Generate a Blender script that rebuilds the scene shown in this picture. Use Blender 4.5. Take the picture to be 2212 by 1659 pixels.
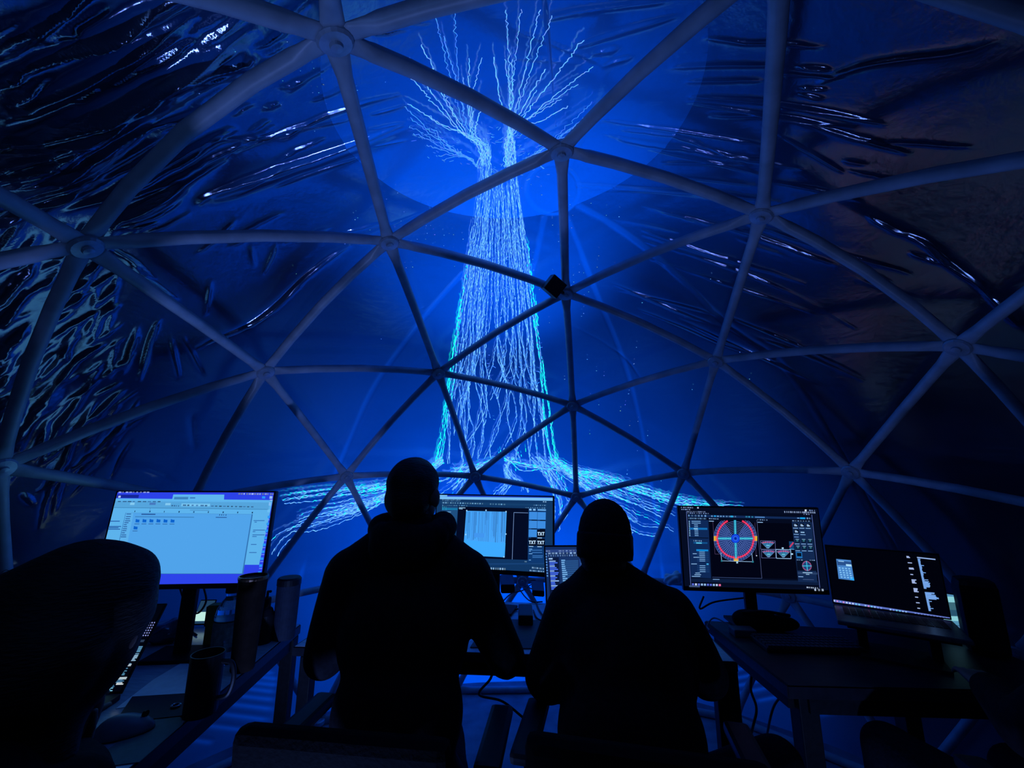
import bpy, bmesh, math, random
import numpy as np
from mathutils import Vector, Matrix, Euler
random.seed(7); rng = np.random.default_rng(7)
for o in list(bpy.data.objects): bpy.data.objects.remove(o)
scene = bpy.context.scene; C = scene.collection

# ------------------------------------------------------------------ camera
RD = 2.0            # radius of the dome frame (m)
RM = 2.12           # radius of the cover behind it
ZC = 0.36           # height of the dome's centre above the floor
FPX = 904.205
CAM = np.array([0.05698, -1.14916, 1.39413])
YAW, PITCH, ROLL = -0.168871, 0.208955, 0.005491
fwd = np.array([math.sin(YAW)*math.cos(PITCH), math.cos(YAW)*math.cos(PITCH), math.sin(PITCH)])
r0 = np.array([math.cos(YAW), -math.sin(YAW), 0.0]); u0 = np.cross(r0, fwd)
rgt = r0*math.cos(ROLL) + u0*math.sin(ROLL); upv = -r0*math.sin(ROLL) + u0*math.cos(ROLL)
cd = bpy.data.cameras.new('camera'); cam = bpy.data.objects.new('camera', cd); C.objects.link(cam)
cd.sensor_fit = 'HORIZONTAL'; cd.sensor_width = 36.0; cd.lens = 36.0*FPX/2212.0; cd.clip_start = 0.02; cd.clip_end = 60
cam.matrix_world = Matrix(((rgt[0], upv[0], -fwd[0], CAM[0]), (rgt[1], upv[1], -fwd[1], CAM[1]),
                           (rgt[2], upv[2], -fwd[2], CAM[2]), (0, 0, 0, 1)))
scene.camera = cam
# ------------------------------------------------------------------ world and light
w = bpy.data.worlds.new('night'); scene.world = w; w.use_nodes = True
w.node_tree.nodes['Background'].inputs[0].default_value = (0.002, 0.004, 0.012, 1)
w.node_tree.nodes['Background'].inputs[1].default_value = 0.15
vs = scene.view_settings; vs.view_transform = 'Standard'; vs.look = 'None'; vs.gamma = 1.0; vs.use_curve_mapping = False
vs.exposure = 0.0
def spot(name, loc, target, power, deg, blend, col, radius=0.04):
    ld = bpy.data.lights.new(name, 'SPOT'); ld.energy = power; ld.spot_size = math.radians(deg); ld.spot_blend = blend
    ld.color = col; ld.shadow_soft_size = radius
    o = bpy.data.objects.new(name, ld); C.objects.link(o); o.location = loc
    o.rotation_euler = (Vector(target) - Vector(loc)).to_track_quat('-Z', 'Y').to_euler()
    return o
# the projectors stand outside and throw the picture's blue ground through the translucent cover
BEAM = (0.0, 0.095, 1.0)
spot('projector_beam_low', (-1.87, 5.32, 1.16), (-0.28, 1.39, 1.2), 1390, 65.0, 1.0, BEAM)
spot('projector_beam_high', (-0.81, 3.26, 4.35), (-0.35, 0.75, 2.52), 900, 25.3, 1.0, BEAM)
spot('projector_beam_skirt', (-0.5, 4.6, 0.25), (-0.40, 2.05, 0.30), 230, 46, 1.0, BEAM)
spot('projector_beam_crown', (-0.3, 0.9, 6.0), (-0.05, 0.45, 2.4), 150, 30, 1.0, BEAM)
# fill light added out of view behind the viewer, to lift the struts
ld = bpy.data.lights.new('rear_fill', 'POINT'); ld.energy = 1.4; ld.color = (0.12, 0.32, 1.0); ld.shadow_soft_size = 0.05
lo = bpy.data.objects.new('rear_fill', ld); C.objects.link(lo); lo.location = (-0.45, -1.1, 1.80)

# ------------------------------------------------------------------ helpers
def ray(x, y): return fwd + rgt*(x-1106.0)/FPX - upv*(y-829.5)/FPX
def atd(x, y, d): return CAM + ray(x, y)*d
def onz(x, y, z):
    d = ray(x, y); return CAM + d*(z-CAM[2])/d[2]
def ondome(x, y, R=RM):
    d = ray(x, y); d = d/np.linalg.norm(d); o = CAM - np.array([0, 0, ZC]); b = o@d; c = o@o - R*R
    return CAM + d*(-b + math.sqrt(b*b-c))
def project(P):
    d = np.asarray(P) - CAM; z = d@fwd
    return 1106+FPX*(d@rgt)/z, 829.5-FPX*(d@upv)/z, z
def s2l(c): return tuple(((v/255)/12.92 if v/255 <= 0.04045 else ((v/255+0.055)/1.055)**2.4) for v in c)

MATS = {}
def mat(name, col, rough=0.6, metal=0.0, var=0.25, scale=30.0, bump=0.0, spec=0.5, stretch=(1, 1, 1), coat=0.0):
    if name in MATS: return MATS[name]
    m = bpy.data.materials.new(name); m.use_nodes = True; nt = m.node_tree; b = nt.nodes['Principled BSDF']
    tc = nt.nodes.new('ShaderNodeTexCoord'); mp = nt.nodes.new('ShaderNodeMapping'); mp.inputs['Scale'].default_value = stretch
    nz = nt.nodes.new('ShaderNodeTexNoise'); nz.inputs['Scale'].default_value = scale; nz.inputs['Detail'].default_value = 5
    rp = nt.nodes.new('ShaderNodeValToRGB')
    rp.color_ramp.elements[0].color = (*[v*(1-var) for v in col], 1); rp.color_ramp.elements[1].color = (*[min(1, v*(1+var)) for v in col], 1)
    rp.color_ramp.elements[0].position = 0.3; rp.color_ramp.elements[1].position = 0.7
    L = nt.links.new
    L(tc.outputs['Object'], mp.inputs['Vector']); L(mp.outputs[0], nz.inputs['Vector']); L(nz.outputs['Fac'], rp.inputs['Fac']); L(rp.outputs[0], b.inputs['Base Color'])
    b.inputs['Roughness'].default_value = rough; b.inputs['Metallic'].default_value = metal
    b.inputs['Specular IOR Level'].default_value = spec; b.inputs['Coat Weight'].default_value = coat
    if bump:
        bp = nt.nodes.new('ShaderNodeBump'); bp.inputs['Strength'].default_value = bump; bp.inputs['Distance'].default_value = 0.01
        L(nz.outputs['Fac'], bp.inputs['Height']); L(bp.outputs[0], b.inputs['Normal'])
    MATS[name] = m; return m
def glass(name, col, rough=0.02):
    m = bpy.data.materials.new(name); m.use_nodes = True; b = m.node_tree.nodes['Principled BSDF']
    b.inputs['Base Color'].default_value = (*col, 1); b.inputs['Roughness'].default_value = rough; b.inputs['Transmission Weight'].default_value = 1.0
    nz = m.node_tree.nodes.new('ShaderNodeTexNoise'); nz.inputs['Scale'].default_value = 40
    bp = m.node_tree.nodes.new('ShaderNodeBump'); bp.inputs['Strength'].default_value = 0.03
    m.node_tree.links.new(nz.outputs['Fac'], bp.inputs['Height']); m.node_tree.links.new(bp.outputs[0], b.inputs['Normal'])
    MATS[name] = m; return m
def emit_attr(name, strength, gloss=True):
    """a lit display: the colour of each face is what the panel gives off"""
    m = bpy.data.materials.new(name); m.use_nodes = True; nt = m.node_tree; b = nt.nodes['Principled BSDF']
    a = nt.nodes.new('ShaderNodeAttribute'); a.attribute_name = 'lit'
    b.inputs['Base Color'].default_value = (0.004, 0.004, 0.006, 1); b.inputs['Roughness'].default_value = 0.35
    b.inputs['Specular IOR Level'].default_value = 0.25 if gloss else 0.0
    nt.links.new(a.outputs['Color'], b.inputs['Emission Color']); b.inputs['Emission Strength'].default_value = strength
    MATS[name] = m; return m

M_frame = mat('painted_steel', (0.38, 0.42, 0.48), 0.42, 0.0, 0.2, 14, 0.05)
M_hub = mat('hub_steel', (0.38, 0.42, 0.48), 0.35, 0.3, 0.2, 40)
M_floor = mat('floor_mat', (0.22, 0.24, 0.30), 0.75, 0, 0.25, 9, 0.15)
M_desk = mat('dark_laminate', (0.016, 0.017, 0.024), 0.45, 0, 0.35, 18, 0.02, 0.3, stretch=(1, 6, 1))
M_deskw = mat('pale_laminate', (0.40, 0.42, 0.48), 0.20, 0, 0.15, 18, 0.02, stretch=(1, 6, 1))
M_black = mat('black_plastic', (0.009, 0.009, 0.012), 0.5, 0, 0.3, 60, spec=0.3)
M_blackm = mat('black_metal', (0.010, 0.011, 0.014), 0.6, 0.0, 0.3, 60, spec=0.2)
M_rub = mat('cable_rubber', (0.010, 0.010, 0.013), 0.55, 0, 0.2, 80)
M_alu = mat('grey_aluminium', (0.16, 0.18, 0.22), 0.38, 0.8, 0.15, 90)
M_jack = mat('black_shell_fabric', (0.006, 0.006, 0.009), 0.85, 0, 0.4, 55, 0.3, spec=0.12)
M_sweat = mat('black_sweatshirt', (0.008, 0.008, 0.011), 0.92, 0, 0.4, 90, 0.25, spec=0.1)
M_trou = mat('dark_denim', (0.008, 0.009, 0.014), 0.9, 0, 0.4, 120, 0.2, spec=0.1)
M_shoe = mat('black_shoe', (0.01, 0.01, 0.012), 0.6, 0, 0.3, 40)
M_skin = mat('skin', (0.22, 0.13, 0.10), 0.6, 0, 0.15, 25, 0.05)
M_hair = mat('dark_hair', (0.010, 0.008, 0.007), 0.62, 0, 0.5, 60, 0.5, spec=0.25, stretch=(1, 1, 5))
M_knit = mat('black_knit', (0.009, 0.009, 0.012), 0.95, 0, 0.4, 130, 0.5, spec=0.08, stretch=(1, 1, 0.3))
M_chair = mat('black_chair_fabric', (0.004, 0.004, 0.005), 0.9, 0, 0.3, 90, 0.2, spec=0.1)

def mesh_obj(name, me, m, parent=None, smooth=False):
    if m is not None:
        me.materials.clear(); me.materials.append(m)
    if smooth: me.polygons.foreach_set('use_smooth', np.ones(len(me.polygons), dtype=bool))
    o = bpy.data.objects.new(name, me); C.objects.link(o)
    if parent is not None: o.parent = parent
    return o
def wloc(p):
    v = Vector((0, 0, 0))
    while p is not None: v += p.location; p = p.parent
    return v
def mk(name, bm, m, parent=None, smooth=False, world=True):
    """one mesh object; world=True: the bmesh is in world space and its parents are only translated"""
    if parent is not None and world:
        off = wloc(parent); bmesh.ops.translate(bm, vec=-off, verts=bm.verts)
    me = bpy.data.meshes.new(name); bm.to_mesh(me); bm.free()
    return mesh_obj(name, me, m, parent, smooth)
def tag(o, label=None, cat=None, group=None, kind=None):
    if label: o['label'] = label
    if cat: o['category'] = cat
    if group: o['group'] = group
    if kind: o['kind'] = kind
    return o
def thing(name, label, cat, loc=(0, 0, 0), rotz=0.0, group=None):
    o = bpy.data.objects.new(name, None); C.objects.link(o); o.location = loc; o.rotation_euler = (0, 0, rotz); o.empty_display_size = 0.05
    return tag(o, label, cat, group)
def B(): return bmesh.new()
def box(bm, c, s, rot=None, bevel=0.0):
    r = bmesh.ops.create_cube(bm, size=1.0); vs_ = r['verts']
    bmesh.ops.scale(bm, vec=s, verts=vs_)
    if bevel > 0:
        ed = list({e for v in vs_ for e in v.link_edges})
        rr = bmesh.ops.bevel(bm, geom=ed, offset=bevel, segments=2, affect='EDGES', profile=0.6)
        vs_ = list({v for f in rr['faces'] for v in f.verts} | {v for v in vs_ if v.is_valid})
        vs_ = [v for v in vs_ if v.is_valid]
    if rot is not None: bmesh.ops.rotate(bm, cent=(0, 0, 0), matrix=rot, verts=vs_)
    bmesh.ops.translate(bm, vec=c, verts=vs_)
    return vs_
def RZ(a): return Matrix.Rotation(a, 3, 'Z')
def prism(bm, pts, z0, z1, bevel=0.0):
    """upright prism over a floor polygon"""
    a = [bm.verts.new((p[0], p[1], z0)) for p in pts]; b = [bm.verts.new((p[0], p[1], z1)) for p in pts]; n = len(pts)
    fs = [bm.faces.new(a[::-1]), bm.faces.new(b)]
    for i in range(n): fs.append(bm.faces.new((a[i], a[(i+1) % n], b[(i+1) % n], b[i])))
    bmesh.ops.recalc_face_normals(bm, faces=fs)
    if bevel: bmesh.ops.bevel(bm, geom=list({e for f in fs for e in f.edges}), offset=bevel, segments=2, affect='EDGES')
def lathe(bm, prof, c=(0, 0, 0), seg=28, cap=True):
    rings = []
    for (r, z) in prof:
        rings.append([bm.verts.new((c[0]+r*math.cos(2*math.pi*i/seg), c[1]+r*math.sin(2*math.pi*i/seg), c[2]+z)) for i in range(seg)])
    for a, b in zip(rings, rings[1:]):
        for i in range(seg): bm.faces.new((a[i], a[(i+1) % seg], b[(i+1) % seg], b[i]))
    if cap:
        bm.faces.new(rings[0][::-1]); bm.faces.new(rings[-1])
def frame_of(t, prev=None):
    t = t/np.linalg.norm(t)
    a = prev if prev is not None else (np.array([0, 0, 1.0]) if abs(t[2]) < 0.9 else np.array([1.0, 0, 0]))
    n = a - t*(a@t); n = n/np.linalg.norm(n); return n, np.cross(t, n)
def tube(bm, pts, rad, seg=8, cap=True, flat=None):
    pts = [np.asarray(p, float) for p in pts]; n = len(pts); rad = [rad]*n if np.isscalar(rad) else rad
    prev = None; rings = []
    for i, p in enumerate(pts):
        t = pts[min(i+1, n-1)] - pts[max(i-1, 0)]; N, Bn = frame_of(t, prev); prev = N
        rings.append([bm.verts.new(p + rad[i]*(N*math.cos(2*math.pi*k/seg) + Bn*math.sin(2*math.pi*k/seg))) for k in range(seg)])
    for a, b in zip(rings, rings[1:]):
        for k in range(seg): bm.faces.new((a[k], a[(k+1) % seg], b[(k+1) % seg], b[k]))
    if cap: bm.faces.new(rings[0][::-1]); bm.faces.new(rings[-1])
def smooth_path(pts, n=8):
    """Catmull-Rom through the points"""
    P = [np.asarray(p, float) for p in pts]; P = [2*P[0]-P[1]] + P + [2*P[-1]-P[-2]]; out = []
    for i in range(1, len(P)-2):
        for k in range(n):
            t = k/n; a, b, c, d = P[i-1:i+3]
            out.append(0.5*((2*b)+(-a+c)*t+(2*a-5*b+4*c-d)*t*t+(-a+3*b-3*c+d)*t**3))
    out.append(P[-2]); return out

# ================================================================== THE SETTING
# floor
bm = B(); seg = 96; RF = 2.6
rings = [[bm.verts.new((r*math.cos(2*math.pi*i/seg), r*math.sin(2*math.pi*i/seg), z)) for i in range(seg)] for r, z in ((RF, -0.05), (RF, 0.0), (1.4, 0.0), (0.5, 0.0))]
for a, b in zip(rings, rings[1:]):
    for i in range(seg): bm.faces.new((a[i], a[(i+1) % seg], b[(i+1) % seg], b[i]))
bm.faces.new(rings[-1]); bm.faces.new(rings[0][::-1])
tag(mk('floor', bm, M_floor), 'pale grey floor mat lit blue under the desks', 'floor', kind='structure')

# ---- cover: a translucent glossy film, pulled over the frame and creased by its own tension
def Cc(x, y): return (x/2.0, y/2.0)                       # crop of the left half
def Cr(x, y): return (1106+x/2.0, y/2.0)                  # crop of the right half
def Cl(x, y): return (x/2.0, 830+y/2.0)                   # crop of the lower left
CREASES = []   # (pixel polyline, width m, height m)
for pl, wd, ht in [
    ([(0, 465), (400, 270), (830, 45)], 12, 12), ([(0, 500), (400, 285)], 10, 8), ([(0, 590), (300, 480), (640, 330), (1080, 100)], 13, 13),
    ([(0, 610), (420, 430), (700, 300), (950, 180)], 10, 10), ([(0, 640), (330, 530), (560, 450), (730, 415)], 9, 10), ([(0, 690), (280, 560), (560, 470)], 9, 8),
    ([(180, 640), (420, 575)], 9, 8), ([(280, 710), (600, 560), (830, 490)], 8, 10), ([(430, 770), (600, 690), (740, 570)], 8, 10), ([(0, 760), (160, 680), (300, 600)], 10, 10),
    ([(0, 840), (300, 720), (520, 600)], 9, 9), ([(100, 880), (260, 800), (420, 740)], 8, 9), ([(140, 905), (330, 830)], 7, 9), ([(0, 990), (90, 930)], 8, 9),
    ([(0, 340), (70, 285)], 10, 9), ([(40, 370), (150, 330)], 9, 8), ([(0, 430), (130, 345)], 10, 9),
    ([(860, 850), (1100, 765), (1400, 655), (1730, 530)], 9, 12), ([(1200, 805), (1540, 680)], 9, 10), ([(1020, 660), (1280, 540), (1500, 445), (1720, 390)], 8, 7),
    ([(900, 610), (1200, 590), (1420, 480)], 8, 6), ([(1550, 1025), (1860, 900)], 6, 8), ([(1480, 1000), (1640, 958)], 6, 7), ([(1560, 1050), (1700, 1000)], 5, 6),
    ([(860, 1500), (1130, 1370), (1330, 1185), (1500, 1060)], 14, 14), ([(1080, 1410), (1300, 1230)], 9, 9), ([(260, 1640), (330, 1540), (440, 1480)], 10, 12), ([(600, 1640), (640, 1480), (680, 1380)], 9, 9),
    ([(770, 1630), (740, 1460)], 8, 8), ([(880, 1620), (790, 1450)], 7, 7), ([(890, 1360), (905, 1210)], 7, 6), ([(1140, 1180), (1190, 1060)], 6, 6), ([(1100, 1150), (1080, 1060)], 6, 4),
    ([(0, 1330), (70, 1240), (150, 1165)], 11, 12), ([(0, 1420), (60, 1330), (120, 1270)], 10, 12), ([(0, 1560), (40, 1480), (100, 1420)], 11, 12), ([(230, 1330), (330, 1230)], 8, 9), ([(250, 1340), (400, 1250)], 7, 8),
    ([(470, 970), (640, 870), (790, 770)], 9, 10), ([(480, 985), (660, 920), (770, 860)], 8, 9), ([(540, 985), (680, 950)], 6, 8), ([(450, 1060), (560, 1120), (660, 1200)], 8, 9), ([(560, 1130), (640, 1220), (760, 1290)], 9, 10), ([(600, 1180), (720, 1270)], 8, 8),
    ([(1430, 250), (1300, 330), (1240, 390)], 6, 4), ([(960, 1010), (1400, 660)], 5, 3), ([(1400, 1600), (1830, 1330)], 6, 5), ([(1280, 560), (1500, 505)], 5, 5), ([(1600, 480), (1750, 440)], 5, 5), ([(1600, 545), (1740, 520)], 5, 4),
    ([(1620, 620), (1750, 600)], 5, 5), ([(1600, 130), (1750, 115)], 6, 6), ([(1700, 80), (1860, 85)], 6, 5), ([(1340, 420), (1500, 350)], 5, 5), ([(700, 300), (1000, 240), (1090, 235)], 9, 10), ([(840, 350), (1000, 300)], 8, 9), ([(1000, 330), (1190, 230)], 8, 8)]:
    CREASES.append(([Cc(*p) for p in pl], wd*0.7e-3, ht*1.1e-3))
    if len(pl) > 2 and wd >= 9 and pl[0][1] < 1000: CREASES.append(([(Cc(*p)[0]+6, Cc(*p)[1]+9) for p in pl], 0.026, 0.017))
for pl, wd, ht in [
    ([(780, 418), (1150, 450), (1480, 512)], 9, 9), ([(860, 500), (1180, 508), (1430, 580), (1700, 665)], 10, 9), ([(1240, 290), (1370, 306)], 7, 9), ([(1250, 380), (1350, 392)], 6, 8), ([(1240, 408), (1340, 432)], 6, 7),
    ([(1310, 370), (1500, 290), (1900, 230), (2080, 180)], 12, 7), ([(1660, 1000), (1780, 1050), (1880, 1140), (2040, 1250)], 10, 14), ([(1720, 1095), (1860, 1140)], 8, 9), ([(1540, 930), (1680, 1010)], 9, 7), ([(2040, 1250), (2180, 1400)], 10, 8),
    ([(420, 945), (720, 1000)], 6, 6), ([(570, 1045), (1000, 1180), (1480, 1420)], 6, 8), ([(600, 1120), (960, 1240), (1300, 1360)], 6, 7), ([(240, 1220), (700, 1310), (1240, 1480)], 6, 8), ([(240, 1270), (560, 1380)], 5, 7),
    ([(750, 1370), (1200, 1510), (1520, 1640)], 6, 8), ([(130, 75), (680, 0)], 8, 7), ([(280, 190), (710, 70)], 8, 9), ([(340, 222), (460, 200)], 8, 7), ([(400, 270), (510, 240)], 7, 8), ([(480, 560), (700, 585), (850, 640)], 7, 5),
    ([(650, 705), (1000, 710)], 7, 5), ([(1200, 460), (1600, 540)], 8, 7), ([(1600, 620), (1980, 640)], 8, 4), ([(700, 288), (1160, 285)], 9, 6), ([(760, 350), (1080, 352)], 9, 5), ([(700, 760), (1040, 800)], 9, 5), ([(1160, 590), (1430, 740)], 7, 5),
    ([(340, 830), (800, 830), (1150, 870)], 9, 6), ([(0, 120), (260, 210), (400, 270)], 4, 4), ([(0, 245), (300, 268)], 4, 3), ([(240, 1400), (470, 1530), (560, 1640)], 5, 4), ([(860, 640), (980, 690)], 6, 4)]:
    CREASES.append(([Cr(*p) for p in pl], wd*0.8e-3, ht*1e-3))
for pl, wd, ht in [
    ([(80, 300), (110, 200), (160, 130), (250, 20)], 11, 14), ([(170, 620), (205, 480), (280, 330), (330, 200), (420, 60)], 9, 12), ([(230, 560), (260, 430), (300, 350)], 8, 9), ([(340, 190), (430, 110), (530, 20)], 10, 12),
    ([(350, 260), (420, 200), (560, 120)], 9, 10), ([(100, 470), (150, 520)], 8, 8), ([(60, 250), (90, 180)], 8, 9), ([(130, 330), (180, 260), (200, 160)], 9, 12), ([(300, 380), (400, 300), (520, 180)], 10, 10), ([(230, 200), (300, 120), (370, 10)], 10, 12),
    ([(430, 330), (510, 200), (600, 60)], 9, 8), ([(840, 280), (820, 120)], 12, 5), ([(620, 370), (760, 420)], 9, 4), ([(10, 900), (40, 760)], 12, 8), ([(0, 120), (40, 40)], 12, 12), ([(180, 350), (240, 220), (290, 120)], 8, 10)]:
    CREASES.append(([Cl(*p) for p in pl], wd*1e-3, ht*1e-3))
for _ in range(34):   # long parallel tension folds running up to the left hub
    x0 = random.uniform(-60, 330); y0 = random.uniform(60, 480); l = random.uniform(180, 420); a = -0.50+random.gauss(0, 0.05)
    CREASES.append(([(x0+l*t*math.cos(a)+random.gauss(0, 2), y0+l*t*math.sin(a)+random.gauss(0, 2)+14*t*(1-t)) for t in (0, 0.25, 0.5, 0.75, 1)], random.uniform(6, 10)*1e-3, random.uniform(5, 11)*1e-3))
for _ in range(16):   # and across the right of the cover, flatter
    x0 = random.uniform(1280, 1700); y0 = random.uniform(80, 720); l = random.uniform(160, 380); a = 0.10+(y0-200)*0.0006+random.gauss(0, 0.04)
    CREASES.append(([(x0+l*t*math.cos(a), y0+l*t*math.sin(a)+random.gauss(0, 2)) for t in (0, 0.33, 0.66, 1)], random.uniform(5, 8)*1e-3, random.uniform(4, 8)*1e-3))
for _ in range(210):   # finer tension wrinkles between the long ones, fanning the same way
    if _ < 85:
        x = random.uniform(-40, 720); y = random.uniform(0, 520 if x > 200 else 900); a = random.gauss(-0.52, 0.10); l = random.uniform(30, 140)
    elif _ < 93:
        x = random.uniform(1300, 2150); y = random.uniform(60, 700); a = random.gauss(0.12 + (y-200)*0.0005, 0.06); l = random.uniform(40, 160)
    else:
        x = random.uniform(-20, 290); y = random.uniform(470, 1050); a = random.gauss(-0.95, 0.25); l = random.uniform(25, 110)
    wl = [(x-l/2*math.cos(a), y-l/2*math.sin(a)), (x, y+random.uniform(-4, 4)), (x+l/2*math.cos(a), y+l/2*math.sin(a))]
    CREASES.append((wl, random.uniform(4, 8)*1e-3, random.uniform(3, 7)*(1e-3 if x < 1000 else 0.5e-3)))

def dome_grid(az0, az1, daz, el0, el1, delv):
    na = int(round((az1-az0)/daz))+1; ne = int(round((el1-el0)/delv))+1
    az = np.radians(np.linspace(az0, az1, na)); el = np.radians(np.linspace(el0, el1, ne))
    A, E_ = np.meshgrid(az, el)
    D = np.stack([np.cos(E_)*np.sin(A), np.cos(E_)*np.cos(A), np.sin(E_)], -1).reshape(-1, 3)
    i = np.arange((ne-1)*(na-1)); rr = i//(na-1); cc = i % (na-1); v = rr*na+cc
    F = np.stack([v, v+1, v+na+1, v+na], 1)
    return D, F
def np_mesh(name, V, F):
    me = bpy.data.meshes.new(name); me.vertices.add(len(V)); me.vertices.foreach_set('co', np.ascontiguousarray(V, np.float32).ravel())
    n = F.shape[1]; me.loops.add(F.size); me.loops.foreach_set('vertex_index', np.ascontiguousarray(F, np.int32).ravel())
    me.polygons.add(len(F)); me.polygons.foreach_set('loop_start', np.arange(0, F.size, n, dtype=np.int32))
    me.update(calc_edges=True); me.validate(); return me
EL0 = -math.degrees(math.asin(ZC/RM))
# welded seams and reinforcing bands of the cover: less dense than the film, so they let more light through
SEAMS = [[(1225, 470), (1290, 640), (1360, 820), (1405, 1040), (1432, 1250)], [(1250, 445), (1400, 540), (1560, 690), (1680, 780), (1780, 920), (1870, 1080), (1930, 1190), (1990, 1330)],
         [(1176, 468), (1150, 585), (1105, 760)], [(1000, 590), (890, 720), (800, 850), (740, 985), (650, 1250)], [(1310, 110), (1285, 200), (1225, 370)], [(1248, 402), (1330, 406), (1530, 425)], [(1480, 700), (1640, 690)]]
def Z2(x, y): return (150+x/3.868, 1230+y/3.868)
def Z8(x, y): return (1480+x/3.022, 1280+y/3.022)
TAPES = [[Z2(*a), Z2(*b)] for a, b in [((1440, 835), (1730, 868)), ((1490, 880), (1760, 915)), ((1430, 925), (1760, 965)), ((1380, 972), (1740, 1020)), ((1310, 1033), (1740, 1085)), ((1230, 1098), (1740, 1165)), ((1140, 1178), (1700, 1255)), ((1040, 1278), (1520, 1342)), ((900, 1398), (1220, 1442))]]
TAPES += [[Z8(*a), Z8(*b)] for a, b in [((300, 445), (420, 428)), ((300, 500), (470, 470)), ((300, 557), (530, 508)), ((310, 606), (570, 548)), ((330, 655), (640, 590)), ((450, 702), (660, 660)), ((730, 727), (975, 678)), ((730, 645), (850, 622)), ((840, 802), (1140, 735)), ((1180, 727), (1560, 622)), ((1180, 665), (1400, 630))]]
D, F = dome_grid(-180, 180, 0.225, EL0, 89.97, 0.165)
OC = np.array([0, 0, ZC]); CAPAX = np.array([-0.0567, -0.0599, 0.9966]); CAPAX /= np.linalg.norm(CAPAX); CAPANG = 14.2
# the round crown panel is cut cleanly out of the cover: slide the nearest grid points onto its rim
ang_ = np.degrees(np.arccos(np.clip(D@CAPAX, -1, 1))); sel = np.abs(ang_-CAPANG) < 0.09
tang = D[sel]-np.outer(D[sel]@CAPAX, CAPAX); tang /= np.linalg.norm(tang, axis=1)[:, None]
D[sel] = CAPAX*math.cos(math.radians(CAPANG)) + tang*math.sin(math.radians(CAPANG))
V = D*RM; h = np.zeros(len(V))
# slack film between the struts: long soft undulations
for k in range(14):
    kv = rng.normal(size=3); kv /= np.linalg.norm(kv); h += 0.0016*np.sin(V@kv*rng.uniform(5, 14)+rng.uniform(0, 6))
for pl, wd, ht in CREASES:
    P3 = [ondome(*p)-OC for p in pl]
    path = smooth_path(P3, 5) if len(P3) > 2 else [P3[0]+(P3[1]-P3[0])*t for t in np.linspace(0, 1, 5)]
    path = [p + rng.normal(size=3)*0.001 for p in path]
    L_ = len(path)-1; mid = (path[0]+path[-1])/2; rad = max(np.linalg.norm(p-mid) for p in path) + wd*7
    idx = np.where(((V-mid)**2).sum(1) < rad*rad)[0]
    if len(idx) == 0: continue
    Q = V[idx]; best = np.full(len(idx), 9.0); tt = np.zeros(len(idx))
    for i in range(L_):
        a, b = path[i], path[i+1]; ab = b-a; t = np.clip(((Q-a)@ab)/(ab@ab), 0, 1); d = np.linalg.norm(Q-a-t[:, None]*ab, axis=1)
        m_ = d < best; best[m_] = d[m_]; tt[m_] = (i+t[m_])/L_
    taper = np.sin(np.clip(tt, 0.02, 0.98)*math.pi)**0.6
    h[idx] += ht*taper/(1+(best/wd)**2)**1.5
weld = np.zeros(len(V))
def add_weld(pl, wd, amp, soft=False, lift=0.0015):
    P3 = [ondome(*q_)-OC for q_ in pl]; path = smooth_path(P3, 6)
    mid = sum(path)/len(path); rad = max(np.linalg.norm(q_-mid) for q_ in path)+wd*4; idx = np.where(((V-mid)**2).sum(1) < rad*rad)[0]; Q = V[idx]; best = np.full(len(idx), 9.0); tt = np.zeros(len(idx))
    for i in range(len(path)-1):
        a, b = path[i], path[i+1]; ab = b-a; t = np.clip(((Q-a)@ab)/(ab@ab), 0, 1); d = np.linalg.norm(Q-a-t[:, None]*ab, axis=1); m_ = d < best; best[m_] = d[m_]; tt[m_] = (i+t[m_])/(len(path)-1)
    k = np.exp(-(best/(wd*0.5))**4) if not soft else np.exp(-(best/(wd*0.5))**2)*np.clip(np.minimum(tt, 1-tt)*6, 0, 1)
    weld[idx] = np.maximum(weld[idx], k*amp); h[idx] += k*lift
for pl, wd, amp in zip(SEAMS[:6], (0.026, 0.03, 0.026, 0.028, 0.034, 0.02), (0.4, 0.5, 0.3, 0.32, 0.3, 0.5)): add_weld(pl, wd, amp)
add_weld([(1195+56*math.cos(t), 410+52*math.sin(t)) for t in np.linspace(0, 2*math.pi, 41)], 0.018, 0.9)
for a_, b_ in TAPES: add_weld([a_, ((a_[0]+b_[0])/2, (a_[1]+b_[1])/2), b_], 0.022, 0.9, True, 0.004)
azv = np.degrees(np.arctan2(D[:, 0], D[:, 1]))
h *= np.clip((180-np.abs(azv))/1.0, 0, 1)
V = D*(RM-h)[:, None] + OC
in_cap = (np.degrees(np.arccos(np.clip(D@CAPAX, -1, 1)))[F].mean(1) < CAPANG)
def sub_mesh(name, keep):
    u_, inv = np.unique(F[keep], return_inverse=True); me_ = np_mesh(name, V[u_], inv.reshape(-1, 4)); me_.attributes.new('weld', 'FLOAT', 'POINT').data.foreach_set('value', weld[u_].astype(np.float32)); return me_
at_back = (np.abs(azv)[F].max(1) > 118) & ~in_cap
me = sub_mesh('wall_front', ~in_cap & ~at_back)
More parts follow.
